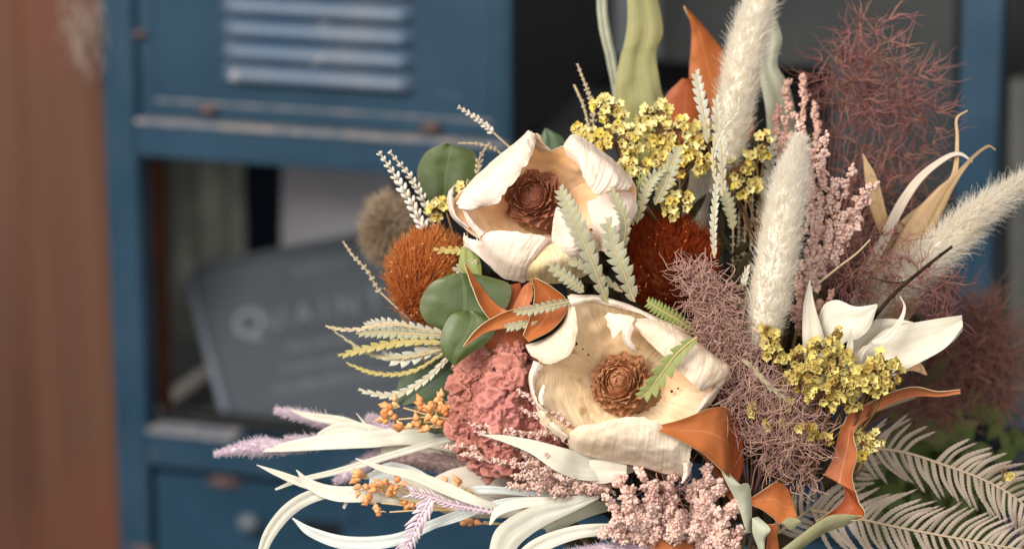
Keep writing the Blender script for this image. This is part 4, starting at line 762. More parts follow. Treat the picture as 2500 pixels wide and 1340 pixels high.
oleaf([(1824, 1222, 60), (1862, 1198, 62), (1898, 1176, 60), (1922, 1190, 40), (1932, 1210, 30)], [(1825, 1228, 60), (1858, 1242, 60), (1886, 1262, 66), (1908, 1278, 70), (1946, 1262, 60)], 'four cornered orange leaf under the loose smoke bush', 'orange', -10, nu=40, nv=18)
oleaf([(1908, 1276, 70), (1925, 1262, 66), (1950, 1266, 62)], [(1912, 1278, 68), (1930, 1292, 60), (1958, 1274, 60)], 'small folded olive leaf tip beside the four cornered leaf', 'olive', 8, nu=24, nv=12)
oleaf([(1835, 1264, 66), (1838, 1300, 64), (1852, 1338, 60), (1862, 1370, 60)], [(1850, 1260, 50), (1880, 1290, 86), (1868, 1318, 76), (1870, 1370, 60)], 'pale sage shell shaped leaf at the bottom edge', 'palesage', 12, nu=40, nv=16)
oleaf([(1862, 1280, 40), (1872, 1300, 40), (1868, 1360, 36)], [(1900, 1278, 50), (1898, 1310, 40), (1905, 1360, 36)], 'small orange leaf inside the sage shell leaf', 'orange', 6)
oleaf([(1590, 1270, 10), (1582, 1310, 14), (1578, 1360, 18)], [(1660, 1270, 0), (1690, 1310, 4), (1698, 1360, 10)], 'flat orange leaf at the bottom edge under the pink sprays', 'orange', 8)
oleaf([(1500, 1260, -20), (1504, 1310, -20), (1502, 1360, -20)], [(1512, 1260, -20), (1514, 1310, -20), (1512, 1360, -20)], 'thin orange leaf edge left under the pink spray', 'orange', 3)
oleaf(wz([(1850, 620), (1842, 700), (1850, 790)], -160), wz([(1880, 620), (1890, 700), (1880, 800)], -170), 'rust leaf behind the upright bunny tail', 'orangedk', 6)
oleaf(wz([(1850, 430), (1860, 500), (1852, 600)], -300), wz([(1890, 420), (1900, 500), (1890, 600)], -310), 'rust leaf between yellow florets and upright bunny tail', 'orangedk', 6)
oleaf([(1180, 790, -10), (1180, 830, -10), (1210, 870, -10)], [(1290, 780, -30), (1290, 830, -20), (1280, 870, -20)], 'dark rust leaf above the cockscomb flower', 'orangedk', 8)

# ---------- green leaves ----------
GG = 'green rounded leaves'
def gleaf(L, R, label, m='green', bulge=10, **k):
    mb = MB(); kk = dict(nu=44, nv=20, thick=2.2, wr=5, wrf=.012, mats=(0, 0, 1)); kk.update(k); rail(mb, L, R, bulge, curl=5, **kk)
    return mb.obj('green_leaf', [M[m], M['greenrim']], base=tuple(L[-1]), label=label, cat='leaf', group=GG)
gleaf(wz([(1088, 349), (1040, 372), (1018, 420), (1030, 470), (1062, 502)], -260), wz([(1110, 356), (1158, 372), (1162, 425), (1140, 480), (1080, 503)], -280), 'soft round green leaf above the orange pincushion')
gleaf([(1100, 668, 20), (1052, 692, 22), (1026, 738, 22), (1036, 782, 20), (1078, 806, 10)], [(1150, 666, 20), (1210, 680, 6), (1246, 700, 0), (1230, 760, 0), (1150, 830, 0)], 'large green leaf between the pincushion and the orange leaves', bulge=14)
gleaf([(1108, 892, 30), (1078, 858, 34), (1078, 812, 36), (1100, 770, 32), (1130, 757, 24)], [(1110, 893, 30), (1140, 870, 30), (1195, 830, 30), (1208, 790, 24), (1165, 760, 20)], 'smaller dark green leaf overlapping the large one above the cockscomb', bulge=10)
gleaf(wz([(960, 985), (980, 920), (1040, 880), (1100, 872)], -180), wz([(1000, 990), (1080, 990), (1125, 950), (1135, 900)], -190), 'blurred blue green leaf left of the cockscomb flower', 'tealgreen')
gleaf(wz([(1020, 980), (1010, 1010), (1040, 1050)], -150), wz([(1110, 980), (1120, 1020), (1115, 1062)], -150), 'green leaf under the orange berry sprig')
gleaf(wz([(1330, 314), (1318, 340), (1310, 365)], -300), wz([(1336, 314), (1372, 335), (1385, 365)], -300), 'small green leaf tip between the two rolled petals on top', 'tealgreen')
gleaf(wz([(1130, 600), (1120, 650), (1150, 690)], -60), wz([(1150, 590), (1172, 640), (1175, 690)], -60), 'olive green leaf scrap under the upper cream flower', 'sagegreen')
for (L, R, lb, m_) in (
    (wz([(1530, -60), (1531, 60), (1512, 150), (1500, 215), (1512, 290), (1530, 400)], -450), wz([(1595, -60), (1618, 70), (1602, 130), (1612, 210), (1632, 290), (1600, 400)], -480), 'wide long olive sage leaf standing up at top', 'longsage'),
    (wz([(1455, -60), (1462, 60), (1482, 150), (1500, 260)], -560), wz([(1478, -60), (1488, 60), (1506, 150), (1518, 260)], -570), 'narrow blurred sage leaf left of the wide one', 'palesage'),
    (wz([(1880, 20), (1850, 90), (1850, 170), (1868, 260), (1880, 400)], -420), wz([(1885, 25), (1910, 90), (1898, 160), (1930, 225), (1960, 400)], -440), 'pale sage leaf right of the tall bunny tail', 'palesage')):
    mb = MB(); rail(mb, L, R, 8, nu=60, nv=18, curl=5, thick=2, wr=6, wrf=.012, mats=(0, 0, 1)); mb.obj('long_leaf', [M[m_], M['rim']], base=tuple(L[-1]), label=lb, cat='leaf', group='long sage leaves at the top')

# ---------- bleached leaves ----------
WG = 'bleached white leaves'
def wleaf(pts, label, m='white', bulge=3, tilt=0., w_=None, name='bleached_leaf', group=WG, **k):
    p = [q if len(q) == 4 else (q[0], q[1], w_ or 0, q[2]*(.84 if group == WG and q[2] < 28 else 1)) for q in pts]
    mb = MB(); kk = dict(nu=54, nv=12, thick=1.8, wr=4, wrf=.012); kk.update(k); leaf(mb, p, bulge, tilt, **kk)
    return mb.obj(name, M[m], base=tuple(p[-1][:3]), label=label, cat='leaf', group=group)
wleaf([(640, 1102, 1), (700, 1090, 14), (800, 1078, 22), (900, 1072, 24), (1010, 1066, 24), (1140, 1100, 14)], 'long blurred ivory leaf running left toward the lilac plume', w_=-180, tilt=.3)
wleaf([(708, 1000, 1), (760, 1016, 10), (840, 1030, 15), (920, 1062, 14), (1010, 1090, 8)], 'uppermost ivory leaf above the curled pale one', w_=-230)
wleaf([(765, 1086, 1), (785, 1060, 10), (840, 1044, 18), (910, 1058, 24), (1000, 1090, 20)], 'pale yellow white leaf curling down at its tip', w_=-210)
wleaf([(626, 1134, 1), (680, 1156, 9), (750, 1182, 13), (840, 1205, 12), (930, 1210, 8)], 'slim white leaf with pointed left tip, leftmost of the lower ones', w_=-60)
wleaf([(672, 1194, 3), (730, 1172, 7), (830, 1148, 9), (950, 1112, 10), (1080, 1075, 9), (1160, 1060, 6)], 'long thin white leaf crossing the lower fan diagonally', w_=-110)
wleaf([(723, 1146, 1), (755, 1180, 14), (820, 1204, 22), (930, 1206, 24), (1050, 1218, 26), (1180, 1240, 18)], 'broad white leaf with sharp tip above the curved ones', w_=-40, tilt=.2)
wleaf([(635, 1360, 12), (660, 1300, 18), (710, 1240, 20), (780, 1205, 18), (880, 1196, 12)], 'curved white leaf sweeping down to the bottom edge', w_=-50, tilt=-.3)
wleaf([(714, 1264, 2), (760, 1298, 14), (850, 1325, 20), (960, 1318, 18), (1050, 1282, 14), (1150, 1242, 10), (1230, 1225, 8)], 'cool white leaf curving like a bow near the bottom', 'whiteblue', w_=-30)
wleaf([(868, 1118, 1), (930, 1142, 9), (1010, 1160, 14), (1090, 1192, 18), (1180, 1228, 12), (1300, 1250, -40, 2)], 'grey white leaf above the orange berries', w_=0, tilt=.5)
wleaf([(838, 1240, 4), (852, 1215, 6), (885, 1190, 6)], 'tiny white leaf tip under the broad white leaf', w_=-60)
wleaf([(870, 1008, 1), (900, 1045, 4), (935, 1085, 4)], 'thin white straw leaf standing above the ivory ones', w_=-120)
wleaf([(1196, 1280, 3), (1215, 1248, 13), (1270, 1228, 15), (1350, 1222, 12), (1440, 1212, 6)], 'small cream leaf folded at its left end below the cockscomb', w_=30, tilt=.4)
wleaf([(1218, 1370, 30), (1240, 1310, 34), (1310, 1262, 28), (1390, 1238, 16), (1462, 1212, 5)], 'big ivory leaf bending down to the bottom edge', w_=36, tilt=-.3)
wleaf([(1250, 1390, 22), (1310, 1335, 24), (1400, 1300, 20), (1490, 1290, 16), (1560, 1285, 8)], 'ivory leaf along the bottom below the pink spray', w_=20)
wleaf([(1172, 1060, 1), (1230, 1070, 10), (1300, 1090, 20), (1370, 1122, 30), (1430, 1140, 50, 32), (1500, 1140, 0, 26), (1580, 1130, -60, 8)], 'pale green white leaf lying over the pink spray and cockscomb', w_=86, tilt=.5)
wleaf([(1385, 1150, 4), (1420, 1150, 26), (1470, 1150, 30), (1530, 1150, 20)], 'torn ivory leaf end beneath the lower cream flower', 'whitecream', w_=40, rag=(.3, 0, 0, 0))
wleaf([(1000, 1210, 10), (1120, 1175, 34), (1260, 1180, 40), (1400, 1215, 24), (1500, 1240, -150, 3)], 'wide beige leaf lying below the cockscomb flower', 'beigeleaf', w_=-130)
wleaf([(900, 1180, 8), (1000, 1195, 26), (1120, 1230, 30), (1260, 1245, 22), (1400, 1260, 3)], 'wide ivory leaf behind the lower berries', 'whitecream', w_=-110)
wleaf([(930, 1100, 8), (1020, 1090, 24), (1130, 1085, 30), (1260, 1120, 20), (1380, 1150, 3)], 'wide soft ivory leaf behind the upper berries', 'whitecream', w_=-200)
wleaf([(900, 1168, 14), (950, 1150, 26), (1010, 1160, 22), (1090, 1190, 2)], 'bright cool white leaf patch behind the berries', 'whiteblue', w_=-150)
wleaf([(1010, 1262, 3), (1080, 1220, 10), (1170, 1195, 12), (1300, 1205, 8), (1420, 1225, 2)], 'white curved leaf below the beige leaf', 'whiteblue', w_=-60)
wleaf([(1050, 1290, 3), (1130, 1262, 7), (1220, 1225, 8), (1330, 1215, 6)], 'thin white leaf beside the lilac feather leaf', 'whiteblue', w_=-10)
wleaf([(955, 1360, 3), (985, 1335, 6), (1020, 1310, 6)], 'small white leaf at the bottom left of the lilac feather', 'whiteblue', w_=10)
wleaf([(1330, 1290, 20), (1380, 1262, 26), (1450, 1240, 20), (1540, 1230, -60, 3)], 'grey green leaf back between the ivory leaves', 'palesage', w_=-30)
# right group
RG = 'white leaves fanned out on the right'
def rl(L, R, label, m='whitecream', b=8, **k):
    mb = MB(); kk = dict(nu=54, nv=18, thick=2, wr=4, wrf=.012, curl=5); kk.update(k); rail(mb, L, R, b, **kk); return mb.obj('bleached_leaf', M[m], base=tuple(L[-1]), label=label, cat='leaf', group=RG)
rl(wz([(1975, 682), (1962, 740), (1958, 810), (1962, 870), (1975, 950)], 20), [(1977, 682, 20), (1990, 750, 30), (2010, 820, 30), (2014, 870, 26), (2015, 950, 20)], 'narrow upright cream leaf, leftmost of the right fan')
rl([(2142, 742, 40), (2090, 748, 30), (2040, 732, 10), (2004, 755, 0), (1995, 830, 0), (2000, 930, 0)], [(2143, 748, 40), (2124, 800, 36), (2095, 826, 30), (2060, 838, 20), (2050, 880, 15), (2050, 950, 10)], 'broad cream leaf with hooked tip in the middle of the fan')
rl([(2348, 770, 40), (2290, 778, 30), (2220, 790, 20), (2160, 806, 20), (2110, 850, 20), (2070, 900, 10), (2040, 960, 0)], [(2350, 796, 44), (2310, 846, 50), (2250, 882, 52), (2190, 912, 50), (2140, 940, 40), (2110, 960, 30), (2080, 990, 20)], 'largest white leaf pointing right with blunt tip', b=-12, nu=70, nv=24)
rl(wz([(2250, 792), (2200, 780), (2140, 780), (2090, 810), (2060, 860)], -10), wz([(2250, 796), (2200, 815), (2150, 840), (2120, 870), (2090, 900)], -10), 'shaded cream leaf behind the largest white leaf')
rl(wz([(2196, 724), (2206, 750), (2190, 785), (2160, 815), (2130, 832)], 60), wz([(2198, 723), (2212, 752), (2200, 795), (2170, 835), (2132, 840)], 64), 'thin curled cream leaf standing over the fan', b=4, nv=10)
rl(wz([(2128, 838), (2104, 850), (2090, 880), (2080, 930)], 50), wz([(2130, 842), (2112, 862), (2104, 890), (2098, 930)], 50), 'small cream tendril leaf at the fan centre', b=3, nv=10)
rl(wz([(2078, 800), (2066, 850), (2054, 900), (2044, 960)], 70), wz([(2080, 800), (2084, 850), (2074, 900), (2064, 960)], 70), 'narrow pale leaf rising through the mustard florets', b=4, nv=10)
rl(wz([(2349, 800), (2320, 822), (2290, 840), (2240, 860)], 20), wz([(2350, 806), (2328, 832), (2300, 850), (2250, 872)], 16), 'slender white leaf tip below the largest one', b=3, nv=10)
rl(wz([(2264, 914), (2245, 885), (2200, 885), (2130, 920)], -40), wz([(2262, 916), (2225, 905), (2190, 915), (2150, 940)], -40), 'peach tinted leaf tip under the largest white leaf', 'petalpink', b=5)

# ---------- sawtooth leaves ----------
zigleaf([(1482, 738, 60), (1450, 650, 100), (1412, 560, 115), (1385, 500, 115), (1365, 456, 110)], 26, 13, 'sage', 'tallest grey green sawtooth leaf rising over the upper cream flower')
zigleaf([(1550, 736, 60), (1522, 660, 90), (1498, 600, 95), (1478, 530, 95)], 28, 9, 'sage', 'grey green sawtooth leaf right of the tallest one with wide teeth')
zigleaf([(1522, 610, 20), (1528, 545, 50), (1512, 505, 60), (1490, 455, 60)], 17, 8, 'sage', 'short sawtooth leaf on the right rim of the upper cream flower')
zigleaf([(1425, 712, 90), (1392, 685, 100), (1336, 644, 100)], 20, 8, 'sage', 'sawtooth leaf pointing left under the upper cream flower')
zigleaf([(1520, 712, 50), (1460, 672, 64), (1410, 642, 70), (1385, 638, 70)], 14, 9, 'sage', 'partly edge on sawtooth leaf behind the two tall ones')
zigleaf([(1400, 735, 60), (1350, 745, 80), (1300, 757, 84), (1252, 762, 84)], 15, 10, 'sage', 'sawtooth leaf lying left over the broad orange leaf')
zigleaf([(1312, 785, 50), (1260, 795, 60), (1232, 800, 60)], 13, 5, 'sage', 'little sawtooth leaf scrap on the down pointing orange leaf')
zigleaf([(1690, 805, 30), (1650, 778, 50), (1610, 755, 60), (1578, 734, 60)], 22, 13, 'sagegreen', 'fresh green fine toothed leaf above the lower cream flower', tip=.5)
zigleaf([(1702, 822, 140), (1660, 856, 150), (1620, 905, 140), (1588, 950, 130), (1562, 974, 120)], 26, 7, 'sagegreen', 'green sawtooth leaf with a brown spot lying across the lower cream flower')
zigleaf([(1745, 630, 40), (1742, 560, 50), (1746, 490, 50), (1752, 420, 50)], 11, 11, 'sagewhite', 'silvery white sawtooth leaf seen almost edge on above the smoke bush')
zigleaf([(1745, 440, -60), (1742, 370, -60), (1765, 310, -60), (1795, 275, -60), (1802, 238, -60)], 10, 13, 'sagewhite', 'slender silvery sawtooth leaf bending right at its tip')
zigleaf([(1765, 480, -110), (1762, 380, -110), (1752, 300, -110), (1748, 230, -110)], 16, 10, 'sagewhite', 'silvery sawtooth leaf in front of the tall bunny tail')
zigleaf([(1728, 350, -180), (1718, 280, -180), (1706, 220, -180), (1698, 170, -180)], 17, 8, 'sagewhite', 'pale sawtooth leaf in front of the tall orange leaf')
zigleaf([(1600, 500, -50), (1625, 450, -40), (1642, 400, -40), (1658, 356, -40)], 22, 9, 'sage', 'grey sawtooth leaf among the yellow florets leaning right')
zigleaf([(1555, 545, -40), (1572, 480, -30), (1590, 440, -30), (1625, 410, -30)], 18, 10, 'sage', 'darker sawtooth leaf beside the upper cream flower rim')
zigleaf([(1545, 550, -50), (1556, 490, -50), (1560, 450, -50), (1578, 424, -50)], 12, 9, 'sagegreen', 'green edge on sawtooth leaf close to the upper cream flower')
zigleaf([(1790, 560, -180), (1780, 500, -180), (1760, 450, -180)], 18, 8, 'sage', 'shaded sawtooth leaf between yellow florets and silvery leaf')
zigleaf([(1795, 700, -60), (1812, 700, 30), (1818, 680, 40), (1826, 646, 40)], 9, 6, 'sagewhite', 'tiny pale sawtooth tip beside the upright bunny tail')
zigleaf([(1850, 640, -240), (1860, 540, -240), (1875, 430, -240), (1890, 330, -240)], 18, 16, 'sagewhite', 'blurred pale sawtooth leaf behind the upright bunny tail')
zigleaf([(1800, 870, 60), (1840, 900, 76), (1880, 945, 80), (1935, 985, 80)], 9, 7, 'sage', 'thin sawtooth leaf crossing the loose smoke bush')
zigleaf([(1160, 625, -60), (1120, 612, -70), (1055, 612, -70)], 12, 7, 'sageyellow', 'small pale toothed leaf over the orange pincushion')
zigleaf([(1165, 635, -50), (1140, 650, -60), (1105, 662, -60)], 15, 6, 'sage', 'short toothed leaf touching the green leaf top')
zigleaf([(1085, 812, -100), (1000, 800, -110), (930, 790, -110), (890, 795, -110)], 17, 12, 'sagewhite', 'whitish toothed leaf below the orange pincushion, uppermost of the left tuft')
zigleaf([(1085, 820, -80), (1000, 815, -90), (930, 812, -90), (868, 815, -90)], 15, 12, 'sage', 'tan green toothed leaf in the left tuft')
zigleaf([(1080, 835, -80), (990, 835, -90), (900, 850, -90), (824, 870, -90)], 13, 11, 'sageyellow', 'mustard green toothed leaf in the left tuft')
zigleaf([(1090, 850, -90), (1010, 870, -100), (930, 872, -110), (880, 852, -110), (805, 800, -110)], 6, 14, 'sage', 'thin tan toothed leaf reaching furthest up left', rib='midrib')
zigleaf([(1100, 850, -90), (1010, 905, -100), (920, 912, -100), (845, 886, -100)], 7, 14, 'sageyellow', 'thin toothed leaf curving low in the left tuft')
zigleaf([(1100, 865, -80), (1040, 925, -80), (960, 965, -80), (872, 952, -80)], 11, 12, 'sagewhite', 'lowest whitish toothed leaf of the left tuft')
zigleaf([(1120, 860, -100), (1060, 850, -100), (980, 880, -110), (930, 862, -110)], 20, 8, 'sagewhite', 'broad silvery leaf in the middle of the left tuft')
zigleaf([(1010, 800, -90), (960, 790, -90), (860, 805, -90), (794, 797, -90)], 6, 12, 'wheatlf', 'thin pale toothed leaf pointing left at the top of the left tuft')

# ---------- wheat and grass spikes ----------
def wheat(spine, hw, n, label, m='wheat', stemto=None, group='pale wheat like grass spikes', r=1.0):
    sp = np.array(spine, float); t = thing('wheat_spike', sp[0], label, 'dried grass', group); mb = MB()
    C = spl(sp, 60); D = nrm(np.gradient(C, axis=0)); A = nrm(np.stack([-D[:, 1], D[:, 0], np.zeros(60)], 1)); Bn = np.cross(D, A)
    cs = []; ax = []; rs = []
    for i in range(n):
        f = i/(n-1); k = min(59, int(f*59)); tp = (1-.55*f**2)
        for q in range(4):
            a = q*math.pi/2+(i % 2)*math.pi/4; d = A[k]*math.cos(a)+Bn[k]*math.sin(a); cs.append(C[k]+d*hw*.45*tp+rng.normal(0, .8, 3)); ax.append(D[k]+d*.7); rs.append(hw*.26*tp*rng.uniform(.85, 1.2))
    beads(mb, cs, np.array(rs), rng.uniform(0, 1, len(cs)), 1, np.array(ax), 2.5); mb.obj('seed_head', M[m], t)
    rb = MB(); tube(rb, C, 2.2*r, 5)
    if stemto is not None: tube(rb, [C[0], (C[0]+np.array(stemto))/2+[4, 4, 0], stemto], 2.6*r, 5, n=10)
    rb.obj('stem', M['wheattan'], t)
wheat([(1032, 552, -140), (1000, 490, -140), (965, 430, -140), (928, 375, -140)], 20, 13, 'left one of the two white grass spikes over the orange pincushion', stemto=(1150, 700, -200))
wheat([(1062, 552, -170), (1030, 480, -170), (1000, 430, -170), (952, 372, -170)], 17, 13, 'right one of the two white grass spikes, partly behind the other', stemto=(1150, 700, -200))
wheat([(1200, 320, -220), (1165, 290, -220), (1120, 262, -220)], 12, 9, 'thin tan grass spike against the blue door above the upper cream flower', stemto=(1290, 400, -220))
wheat([(925, 710, -200), (895, 660, -200), (862, 625, -200), (838, 590, -200)], 9, 11, 'thin pale grass spike in front of the tin sign', 'wheattan', stemto=(1000, 780, -180))
wheat([(1450, 330, -260), (1446, 260, -260), (1430, 210, -260), (1410, 158, -260)], 10, 14, 'thin tan grass spike left of the yellow florets, taller one', 'wheattan', stemto=(1480, 480, -260))
wheat([(1440, 320, -280), (1425, 260, -280), (1402, 208, -280)], 7, 9, 'thin brown grass spike left of the yellow florets, shorter one', 'wheattan', stemto=(1480, 480, -260), r=1.4)
wheat([(1210, 365, -260), (1170, 352, -260), (1120, 350, -260)], 8, 8, 'blurred brown grass spike beside the round green leaf', 'wheattan', stemto=(1280, 420, -260))
wheat([(1168, 420, -270), (1172, 385, -270), (1195, 350, -270)], 12, 6, 'small tan seed spike right of the round green leaf', 'wheattan', stemto=(1180, 480, -260))
for i, (x0, x1, y1, m_) in enumerate(((1780, 1790, 430, 'wheattan'), (1800, 1822, 470, 'wheattan'), (1812, 1840, 420, 'wheattan'), (1830, 1856, 500, 'wheattan'), (1790, 1805, 520, 'wheattan'), (1836, 1870, 560, 'wheattan'))):
    wheat([(x0, 760, -230-8*i), ((x0+x1)/2+4, 640, -230-8*i), (x1, y1, -235-8*i)], 10, 22, ('leftmost', 'second from left', 'third from left', 'fourth from left', 'shorter', 'rightmost')[i]+' brown grass spike in the dark gap left of the upright bunny tail', m_, group='brown grass spikes in the gap beside the upright bunny tail')

# ---------- pink bead sprays ----------
def spray(label, base, targets, m='bead', r=5.5, side=34, nb=16, dens=1.0, tier=1, hang=0, group='dusty pink bead flower sprays', seed=0, elong=1.25):
    rr = np.random.default_rng(seed+100); t = thing('pink_spray', base, label, 'dried flower', group); st = MB(); cs = []; rs = []; ax = []
    base = np.array(base, float)
    for T in targets:
        T = np.array(T, float); mid = (base+T)/2+rr.normal(0, 10, 3); C = spl([base, mid, T], 40); tube(st, C, np.linspace(3.4, 1.6, 40), 5); L = np.linalg.norm(T-base)
        D = nrm(np.gradient(C, axis=0))
        for i in range(int(nb*dens)):
            f = .25+.75*(i+rr.uniform(0, .6))/(nb*dens); k = min(39, int(f*39)); d = nrm((D[k]*.7+nrm(rr.normal(0, 1, (1, 3)))[0]*[1, 1, .8]+[0, hang, 0])[None])[0]
            l = side*rr.uniform(.4, 1.1)*(1.15-f*.75); q = C[k]; e = q+d*l; tube(st, [q, (q+e)/2+rr.normal(0, 2, 3), e], 1.3, 4, n=6)
            m2 = max(3, int(l/(r*.95)))
            for j in range(m2):
                g = (j+1)/m2; p = q+(e-q)*g
                for h in range(4):
                    u = nrm(rr.normal(0, 1, (1, 3)))[0]; cs.append(p+u*r*(1.25-.5*g)); ax.append(u+d*.8); rs.append(r*rr.uniform(.55, 1.05)*(1.0-.25*g))
        for j in range(6): cs.append(T-D[-1]*j*r+rr.normal(0, r*.5, 3)); ax.append(D[-1]); rs.append(r*rr.uniform(.6, .9))
    mb = MB(); beads(mb, cs, np.array(rs), rr.uniform(0, 1, len(cs)), 1, np.array(ax), elong); mb.obj('beads', M[m], t); st.obj('stems', M['beadstem'], t)
M['beadstem'] = mat('pink_stem', (.46, .26, .19), None, rough=.7)
spray('blurred dusty pink spray standing behind the two bunny tails', (1930, 560, -280), [(1925, 190, -270), (1960, 185, -270), (1895, 260, -290), (1990, 250, -280), (1905, 330, -280), (1960, 330, -280)], 'beadback', 6.5, 36, 17, seed=1)
spray('tall pink bead spray tapering up right of the upright bunny tail', (1990, 640, -70), [(1948, 282, -50), (1962, 340, -50), (2016, 322, -50), (2010, 380, -50), (1975, 430, -50)], 'bead', 6.6, 30, 15, seed=2)
spray('full pink bead spray leaning right below the tall one', (1960, 720, -80), [(2140, 440, -50), (2085, 400, -60), (2110, 470, -40), (2040, 440, -50), (2070, 520, -40), (2030, 560, -40), (1995, 500, -40), (2100, 540, -40), (1985, 600, -40)], 'bead', 6.6, 36, 15, seed=3)
spray('low pink bead spray between bunny tail and white leaves', (1960, 830, -90), [(1925, 745, -70), (2000, 735, -70), (2035, 710, -80), (1960, 680, -70), (2050, 760, -80), (1940, 650, -80)], 'beadback', 6, 26, 11, seed=4)
spray('pale pink bead spray over the bottom of the cockscomb flower', (1480, 1190, -40), [(1230, 1060, 40), (1180, 1062, 30), (1270, 1100, 50), (1200, 1120, 50), (1300, 1120, 60), (1250, 1160, 50), (1340, 1140, 56), (1320, 1185, 40), (1400, 1170, 50), (1240, 1190, 40), (1380, 1130, 50), (1300, 1075, 40), (1290, 1150, 96), (1330, 1110, 92), (1360, 1165, 92), (1300, 1190, 80), (1400, 1190, 80), (1270, 1130, 90), (1440, 1195, 60), (1345, 1200, 70)], 'bead', 4.8, 32, 24, dens=1.15, seed=5)
spray('thin pale bead twigs reaching up left across the cockscomb', (1420, 1060, 30), [(1262, 950, 60), (1275, 1000, 60), (1145, 1035, 50), (1160, 1055, 50)], 'bead', 4.2, 16, 14, seed=6)
spray('tiny bead twig pointing left below the cockscomb', (1200, 1130, 20), [(1082, 1092, 30), (1128, 1108, 30)], 'bead', 4.2, 14, 10, seed=7)
spray('pink bead spray at bottom centre left of the torn petal', (1610, 1330, -20), [(1556, 1140, 60), (1510, 1160, 60), (1480, 1215, 60), (1460, 1300, 60), (1530, 1200, 76), (1600, 1180, 70), (1590, 1230, 76), (1640, 1165, 60), (1540, 1260, 80), (1500, 1270, 76), (1650, 1210, 66)], 'bead', 7.0, 40, 20, seed=8, hang=.2, elong=1.7)
spray('pink bead spray at the bottom right of centre under the triangular leaf', (1690, 1290, -20), [(1728, 1140, 60), (1760, 1180, 66), (1700, 1180, 60), (1800, 1230, 60), (1770, 1270, 76), (1720, 1230, 76), (1800, 1330, 60), (1820, 1380, 50), (1700, 1290, 66), (1760, 1330, 70), (1660, 1260, 66), (1740, 1360, 60), (1640, 1300, 60), (1770, 1310, 76), (1810, 1290, 60), (1715, 1200, 80), (1745, 1240, 84), (1790, 1380, 70)], 'bead', 7.0, 40, 20, seed=9, hang=.25, elong=1.7)

# ---------- yellow statice ----------
def florets(mb, cx, C, R, seed):
    rr = np.random.default_rng(seed)
    for c, r in zip(C, R):
        out = nrm((c-cx)[None])[0]*.8+np.array([0, -.15, .75]); ax = nrm((out+rr.normal(0, .35, 3))[None])[0]; A = nrm(np.cross(ax, [.3, .9, .1])[None])[0]; B = np.cross(ax, A)
        nv = 20; nu = 5; th = np.linspace(0, 2*np.pi, nv, endpoint=False); ph = rr.uniform(0, 6); G = np.zeros((nu, nv, 3)); cr = rr.uniform(0, 6)
        for a in range(nu):
            u = a/(nu-1); rad = r*(.12+.88*u**.9)*(1+u*(.20*np.cos(5*(th+ph))+.08*np.cos(11*th+cr))); h = r*(.75*u**1.4)+r*u*u*(.20*np.sin(5*(th+ph)*2+cr)+.12*np.sin(7*th))-r*.3
            G[a] = c+A*(rad*np.cos(th))[:, None]+B*(rad*np.sin(th))[:, None]+ax*(h if np.ndim(h) else np.full(nv, h))[:, None]
        shell(mb, G, .8, tint=rr.uniform(0, 1), closed=True, mats=(0, 0, 0))
def statice(label, base, clumps, m='statice', seed=0, fr=11):
    rr = np.random.default_rng(seed+40); t = thing('yellow_statice', base, label, 'dried flower', 'yellow statice sprigs'); fl = MB(); st = MB(); cal = MB(); base = np.array(base, float); cc = []; ca = []; fr = min(fr, 10.8) if fr > 10.8 else fr; clumps = [(x, y, w_, rx*1.12, ry*1.12, max(3, int(n*.7))) for x, y, w_, rx, ry, n in clumps]
    for (x, y, w_, rx, ry, n) in clumps:
        c = np.array([x, y, w_], float); d = nrm(rr.normal(0, 1, (n*3, 3))); d = d[d[:, 2] > -.2][:n]; C = c+d*np.array([rx, ry, min(rx, ry)*.8])*rr.uniform(.65, 1.05, (len(d), 1))
        florets(fl, c, C, fr*rr.uniform(.75, 1.2, len(C)), seed+int(x)); tube(st, [base, (base+c)/2+rr.normal(0, 10, 3), c], [3.5, 2.2], 5, n=12)
        for p in C:
            tube(st, [c+(p-c)*.1, p-(p-c)*.15], 1.5, 4, n=3)
        cc += list(C-d*fr*.75); ca += list(d)
    beads(cal, cc, fr*.5, 0, 1, np.array(ca), 1.8); fl.obj('florets', M[m], t); cal.obj('calyces', M['calyx'], t); st.obj('stems', M['calyx'], t)
statice('yellow statice sprig above the upper cream flower, leftmost high one', (1580, 560, -180), [(1478, 262, -170, 36, 26, 24), (1512, 300, -170, 26, 24, 14), (1420, 330, -160, 36, 20, 20), (1505, 350, -140, 52, 38, 48), (1548, 345, -150, 30, 34, 20)], seed=1)
statice('yellow statice sprig in the middle of the top cluster', (1640, 560, -180), [(1600, 280, -190, 40, 30, 30), (1610, 330, -170, 34, 40, 34), (1655, 320, -180, 36, 34, 26), (1660, 370, -170, 38, 36, 34), (1690, 400, -160, 46, 30, 30), (1625, 390, -170, 30, 26, 20)], seed=2)
statice('small bright yellow statice tuft on the right rim of the upper cream flower', (1620, 560, -120), [(1545, 418, -90, 42, 28, 26), (1515, 412, -90, 20, 18, 10)], seed=3)
statice('hanging yellow statice tuft over the rust red pincushion', (1620, 420, -100), [(1630, 470, -80, 28, 20, 14), (1655, 492, -70, 34, 26, 16), (1640, 515, -70, 16, 14, 6)], seed=4)
statice('yellow statice sprig between the tall bunny tail and the pink spray', (1860, 640, -200), [(1800, 410, -220, 46, 26, 26), (1870, 350, -200, 26, 30, 16), (1845, 380, -200, 20, 20, 10), (1820, 460, -180, 34, 22, 16), (1712, 318, -190, 28, 16, 12), (1720, 345, -190, 20, 14, 8)], seed=5)
statice('small yellow statice tuft left of the upper cream flower', (1150, 640, -150), [(1065, 512, -150, 20, 18, 10), (1085, 500, -150, 16, 14, 8), (1132, 455, -130, 14, 10, 6)], seed=6)
